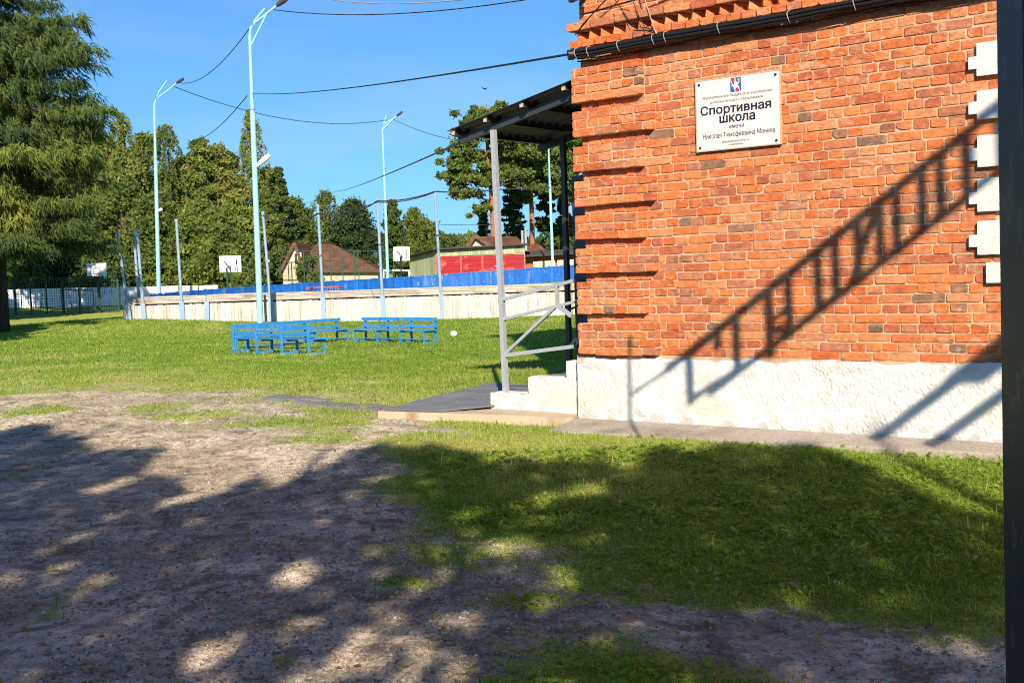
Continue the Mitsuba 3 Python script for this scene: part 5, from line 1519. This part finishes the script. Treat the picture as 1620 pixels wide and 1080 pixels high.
broadleaf('shade_tree', 'tall tree left of the view beside the court corner', 'tree', (-30.0, 66, -0.4), 17.5, 4.4, 3, 34, 11000, 0.40, 0.34, 612, trunk_r=0.3)
broadleaf('shade_tree', 'tall tree left of the view in front of the pale concrete wall', 'tree', (-36.5, 70, -0.4), 19, 5.6, 3, 30, 9000, 0.40, 0.34, 613, trunk_r=0.3)
# tree just outside the left border that keeps the court corner in shade
broadleaf('shade_tree', 'leafy tree standing outside the left border of the view', 'tree', (-21.5, 33, -0.4), 10.5, 3.6, 2.5, 26, 9000, 0.34, 0.36, 611, trunk_r=0.25)

# ------------------------------------------------------------------ trees behind the photographer: they throw the foreground shade
SHADE = [(-9, 13.2), (-7, 12.9), (-5.5, 12.5), (-5.0, 11.7), (-4.6, 12.0), (-4.25, 11.1), (-3.9, 11.3), (-3.5, 10.4), (-3.2, 10.5), (-2.9, 9.6), (-2.6, 9.7), (-2.3, 8.8), (-1.95, 8.9), (-1.7, 8.45), (-1.50, 9.2), (-1.38, 9.9), (-1.2, 10.2), (-0.95, 10.0), (-0.74, 10.4), (-0.45, 10.2), (-0.35, 9.85), (-0.22, 8.85), (0.24, 8.5), (0.60, 8.9), (0.87, 8.75), (1.1, 9.25), (1.37, 9.2), (1.71, 9.45), (2.1, 9.4), (2.36, 9.15), (2.46, 8.6), (2.50, 7.9), (2.54, 7.2), (2.60, 6.6), (2.9, 6.1), (3.6, 5.7), (6.0, 5.2), (6.0, -4), (-9, -4)]
FLECK = [(-1.15, 5.89, .09, .14), (-1.27, 4.66, .09, .22), (-2.44, 6.17, .06, .12), (-2.13, 5.88, .07, .13), (-0.70, 4.58, .06, .30), (-0.55, 5.02, .05, .14), (-0.40, 4.45, .055, .30), (-0.26, 4.35, .05, .2), (0.17, 7.57, .10, .22), (-0.03, 6.36, .10, .16), (-0.41, 6.26, .08, .12), (-0.62, 5.32, .05, .12), (-0.80, 5.25, .04, .1), (-0.95, 5.5, .04, .08), (-0.70, 5.7, .04, .07), (0.10, 6.95, .10, .14), (-0.30, 7.2, .10, .15), (-3.0, 8.7, .10, .3), (-2.3, 8.0, .08, .2), (-0.92, 5.05, .05, .12), (0.35, 4.75, .04, .07), (0.5, 7.9, .14, .2), (-0.86, 4.35, .05, .18), (-1.0, 8.6, .08, .12), (-1.55, 6.9, .04, .08), (-2.0, 7.3, .05, .1), (-1.0, 5.05, .04, .1), (-1.0, 4.75, .035, .1), (-0.55, 4.5, .035, .2), (-0.35, 4.95, .04, .12), (-0.48, 5.55, .03, .06), (-0.2, 5.0, .03, .06), (-1.1, 4.35, .04, .1), (-2.8, 5.6, .04, .08), (-1.7, 5.2, .03, .06), (-0.15, 5.6, .03, .06)]
rr = np.random.default_rng(33); POLY = Polygon(SHADE)
from shapely import contains_xy
C = []
while sum(len(c) for c in C) < 62000:
    p = np.stack([rr.uniform(-9, 6, 20000), rr.uniform(-4, 13.3, 20000)], 1)
    nz = lambda a, b, q_: meshkit.noise(np.stack([p[:, 0] * a, p[:, 1] * b, 0 * p[:, 0]], -1), q_) - 0.5
    jag = np.where(p[:, 0] < -1.7, 2.2 * nz(2.6, 0.22, 5) + 0.7 * nz(7.0, 0.6, 6), 0.9 * nz(2.4, 1.1, 5) + 0.5 * nz(6.0, 3.0, 6)) - 0.12
    ok = contains_xy(POLY, p[:, 0], p[:, 1] + jag)
    ok &= meshkit.fbm(np.stack([p[:, 0] * 1.6, p[:, 1] * 0.9, 0 * p[:, 0] + 2], -1), 3, 8) > 0.12
    for (fx, fy, fa, fb) in FLECK:
        ok &= ((p[:, 0] - fx - 0.12 * (p[:, 1] - fy)) / (fa * 1.25)) ** 2 + ((p[:, 1] - fy) / (fb * 1.25)) ** 2 > 1
    C.append(p[ok])
G = np.vstack(C)[:62000]
cuts = [-9.0, -5.2, -2.6, -0.25, 1.9, 6.0]
for i in range(5):
    g = G[(G[:, 0] >= cuts[i]) & (G[:, 0] < cuts[i + 1])]; xc_ = (cuts[i] + cuts[i + 1]) / 2 if i < 4 else 3.0
    half_ = (cuts[i + 1] - cuts[i]) / 2
    bulge = np.sqrt(np.clip(1 - ((g[:, 0] - xc_) / (half_ * 1.05)) ** 2, 0.02, 1))
    Y0 = -5.0 + rr.uniform(-1.4, 1.4, len(g)) * bulge; t = g[:, 1] - Y0
    P = np.stack([g[:, 0] + 0.032 * t, Y0, SUN_TAN * t], 1)
    k = thing('shade_tree', ['broad leafy tree behind the photographer, far left', 'leafy tree behind the photographer, left of the middle', 'leafy tree straight behind the photographer', 'leafy tree behind the photographer, right of the middle', 'leafy tree behind the photographer, far right'][i], 'tree', 'trees behind the photographer')
    m = M(); top_ = P[:, 2].max() - 0.4; bx = xc_ + 0.3
    m.tube([(bx, -5.2, -0.3), (bx + .1, -5.1, top_ * 0.4), (bx - .1, -5.0, top_ * 0.8), (bx, -5.0, top_)], [0.2, 0.16, 0.08, 0.02], 8)
    for j in range(14):
        e_ = P[rr.integers(0, len(P))]; s = np.array([bx, -5.0, max(1.2, e_[2] - 1.2)]); m.tube([s, (s + e_) / 2 + [0, 0, .1], e_], [0.05, 0.03, 0.01], 5)
    m.put(k + '__trunk', 'bark', smooth=40)
    put_leaves(k + '__crown', *leaves(P, 0.125, np.full(len(P), 0.40), np.full(len(P), 0.5), rr, long=1.5))

# ------------------------------------------------------------------ grass, weeds, pebbles, fallen leaves
def in_building(x, y, pad=0.0):
    d = (x - P0[0]) * NV[0] + (y - P0[1]) * NV[1]; u = (x - P0[0]) * UV_[0] + (y - P0[1]) * UV_[1]
    apron = (u > -0.02) & (d > np.interp(u, [0, 3.85, 7], [-0.50, -0.28, -0.28]) + 0.03 - pad)
    slab = contains_xy(Polygon(SLAB).buffer(-0.02 + pad), u, d)
    return apron | slab | ((u > -0.1) & (d > 0))


def blades(n_try, x0, x1, y0, y1, h, w, seg, seed, power=1.0, wide=True, dens=1.0):
    rr = np.random.default_rng(seed)
    y = y0 + (y1 - y0) * rr.random(n_try) ** power
    x = rr.uniform(x0, x1, n_try)
    if wide:
        k = np.abs(x) < 0.46 * y + 0.5; x, y = x[k], y[k]
    g = grass_cover(NPX, x, y); dry = dry_cover(NPX, x, y)
    clump = meshkit.fbm(np.stack([x * 2.4, y * 2.4, 0 * x], -1), 3, 6)
    k = (rr.random(len(x)) < g * dens * np.clip(0.35 + 1.3 * clump, 0, 1) * (1 - 0.45 * np.clip(dry, 0, 1))) & ~in_building(x, y)
    x, y, g, dry, clump = x[k], y[k], g[k], dry[k], clump[k]; n_ = len(x)
    P = np.stack([x, y, ground_at(x, y) - 0.006], -1)
    tall = 0.55 + 0.9 * meshkit.fbm(np.stack([x * 1.3, y * 1.3, 0 * x + 4], -1), 3, 16)
    H = h * rr.uniform(0.5, 1.3, n_) * tall * (0.25 + 0.75 * g) * np.where(y < 5, 0.7, 1.0)
    an = rr.uniform(0, 2 * np.pi, n_); tilt = np.abs(rr.normal(0.55, 0.35, n_))
    dv = np.stack([np.cos(an) * np.sin(tilt), np.sin(an) * np.sin(tilt), np.cos(tilt)], -1); sd = np.stack([-np.sin(an), np.cos(an), 0 * an], -1)
    W = w * rr.uniform(0.6, 1.4, n_)[:, None]
    hue = np.clip(rr.normal(0.30, 0.17, n_) + 0.35 * (clump - 0.5) + dry * rr.uniform(0, 0.9, n_), 0, 0.89); hue = np.where(rr.random(n_) < 0.025 + dry * 0.28, 1.0, hue)
    if seg == 1:
        V = np.stack([P - sd * W, P + sd * W, P + dv * H[:, None]], 1); F = np.arange(n_ * 3).reshape(-1, 3); q_ = 3
    else:
        mid = P + dv * (H * 0.55)[:, None] + np.array([0, 0, 0.12]) * H[:, None]; tip = P + dv * H[:, None] + np.stack([np.cos(an), np.sin(an), 0 * an - 0.15], -1) * (H * 0.3)[:, None]
        V = np.stack([P - sd * W, P + sd * W, mid + sd * W * 0.75, mid - sd * W * 0.75, tip], 1); F = np.arange(n_)[:, None] * 5; F = np.vstack([F + [0, 1, 2], F + [0, 2, 3], F + [3, 2, 4]]); q_ = 5
    return V.reshape(-1, 3), F, np.repeat(np.stack([hue, rr.random(n_)], 1), q_, 0)


m = M()
for a in (blades(200000, -2.0, 3.4, 3.9, 7.2, 0.040, 0.0022, 2, 1), blades(380000, -2.6, 5.2, 7.2, 12.8, 0.042, 0.0027, 1, 6), blades(110000, -7.0, 2.0, 4, 17, 0.034, 0.0026, 1, 2),
          blades(360000, -14, 3.0, 11.5, 26, 0.050, 0.0060, 1, 3, 1.1), blades(200000, -25, 4.0, 24, 52, 0.075, 0.016, 1, 4, 1.0)):
    m.add(*a)
m.add(*blades(9000, -2.6, 5.2, 3.9, 12.6, 0.10, 0.0028, 2, 5))
m.put('grass', 'grass_blade', uv=True)
tag('grass', 'short green grass growing on the lawn and between the bare patches', 'grass', kind='stuff')

rr = np.random.default_rng(41); n_ = 26000                       # low broad-leaved weeds among the shaded grass
x, y = rr.uniform(-1.5, 4.2, n_), rr.uniform(3.9, 9.5, n_)
g = grass_cover(NPX, x, y); patch = meshkit.fbm(np.stack([x * 1.1, y * 1.1, 0 * x + 9], -1), 3, 26)
k = (rr.random(n_) < np.clip((g - 0.45) * 2, 0, 1) * np.clip((patch - 0.30) * 4, 0.12, 1)) & ~in_building(x, y, 0.05) & (np.abs(x) < 0.47 * y); x, y = x[k], y[k]; n_ = len(x)
P = np.stack([x, y, ground_at(x, y) + rr.uniform(0.008, 0.04, n_)], -1); an = rr.uniform(0, 2 * np.pi, n_)
S = (rr.uniform(0.008, 0.024, n_) * np.where(y < 6.2, 1.0, 1.25))[:, None]; d1 = np.stack([np.cos(an), np.sin(an), rr.normal(0.1, 0.3, n_)], -1); d2 = np.stack([-np.sin(an), np.cos(an), rr.normal(0, 0.25, n_)], -1)
V = np.stack([P - d1 * S, P - d1 * S * .35 + d2 * S * .62, P + d1 * S * .45 + d2 * S * .5, P + d1 * S * 1.1, P + d1 * S * .45 - d2 * S * .5, P - d1 * S * .35 - d2 * S * .62], 1)
F = np.arange(n_)[:, None] * 6; F = np.vstack([F + [0, 1, 2], F + [0, 2, 3], F + [0, 3, 4], F + [0, 4, 5]])
hue = np.repeat(np.stack([np.clip(rr.normal(0.34, 0.16, n_), 0, 0.8), rr.random(n_)], 1), 6, 0)
scene['weed_leaves'] = mikit.ply((V.reshape(-1, 3), F), 'grass_blade', smooth=False, uv=hue)
tag('weed_leaves', 'low broad weed leaves among the shaded grass', 'weeds', kind='stuff')

rr = np.random.default_rng(43); m = M(); n_ = 150000                # loose gravel on the bare soil
x, y = rr.uniform(-6.2, 3.2, n_), 3.8 + 11 * rr.random(n_) ** 1.5
k = np.abs(x) < 0.47 * y; x, y = x[k], y[k]
g = grass_cover(NPX, x, y); conc = meshkit.fbm(np.stack([x * 0.9, y * 0.9, 0 * x + 1], -1), 3, 36)
k = (rr.random(len(x)) < (1 - g) * np.clip(0.1 + (conc - 0.36) * 4, 0.08, 1)) & ~in_building(x, y, 0.03); x, y = x[k], y[k]; n_ = len(x)
S = 0.0035 + 0.0110 * rr.random(n_) ** 4
octa = np.array([[1, 0, -0.4], [-1, 0, -0.4], [0, 1, -0.4], [0, -1, -0.4], [0.15, 0.1, 1]]); of = np.array([[0, 2, 4], [2, 1, 4], [1, 3, 4], [3, 0, 4]])
V = octa[None] * (rr.uniform(0.6, 1.3, (n_, 5, 1)) * [1, 1, 0.62]); an = rr.uniform(0, 2 * np.pi, n_); ca, sa = np.cos(an)[:, None], np.sin(an)[:, None]
V = np.stack([V[..., 0] * ca - V[..., 1] * sa, V[..., 0] * sa + V[..., 1] * ca, V[..., 2]], -1) * S[:, None, None] + np.stack([x, y, ground_at(x, y) + S * 0.30], -1)[:, None]
F = (np.arange(n_)[:, None, None] * 5 + of[None]).reshape(-1, 3)
scene['gravel'] = mikit.ply((V.reshape(-1, 3), F), 'pebble', smooth=False, uv=np.repeat(np.stack([rr.random(n_), rr.random(n_)], 1), 5, 0))
tag('gravel', 'loose grey gravel on the bare soil', 'gravel', kind='stuff')

rr = np.random.default_rng(47); n_ = 4200                          # dead leaves and bits of litter from the trees
x, y = np.where(np.arange(n_) < 2900, rr.uniform(-5.5, 4.0, n_), rr.uniform(-16, 1, n_)), np.where(np.arange(n_) < 2900, 3.9 + 11 * rr.random(n_) ** 1.3, rr.uniform(13, 34, n_))
k = (np.abs(x) < 0.47 * y) & ~in_building(x, y, 0.0); x, y = x[k], y[k]; n_ = len(x)
S = (rr.uniform(0.010, 0.026, n_) * np.clip(y / 12, 1, 2.2))[:, None]; an = rr.uniform(0, 2 * np.pi, n_)
P = np.stack([x, y, ground_at(x, y) + 0.010 + 0.03 * grass_cover(NPX, x, y)], -1); d1 = np.stack([np.cos(an), np.sin(an), rr.normal(0, 0.25, n_)], -1); d2 = np.stack([-np.sin(an), np.cos(an), rr.normal(0, 0.25, n_)], -1)
V = np.stack([P - d1 * S, P + d2 * S * .55 + [0, 0, .005], P + d1 * S, P - d2 * S * .55 + [0, 0, .004]], 1); F = np.arange(n_)[:, None] * 4; F = np.vstack([F + [0, 1, 2], F + [0, 2, 3]])
scene['fallen_leaves'] = mikit.ply((V.reshape(-1, 3), F), 'leaf', smooth=False, uv=np.repeat(np.stack([np.clip(rr.normal(0.84, 0.14, n_), 0.45, 1), rr.random(n_)], 1), 4, 0))
tag('fallen_leaves', 'small dry fallen leaves scattered on soil and grass', 'leaves', kind='stuff')

TRIANGLES = sum(len(meshkit.WRITTEN[e['filename']][1]) for e in scene.values() if e.get('type') == 'ply')
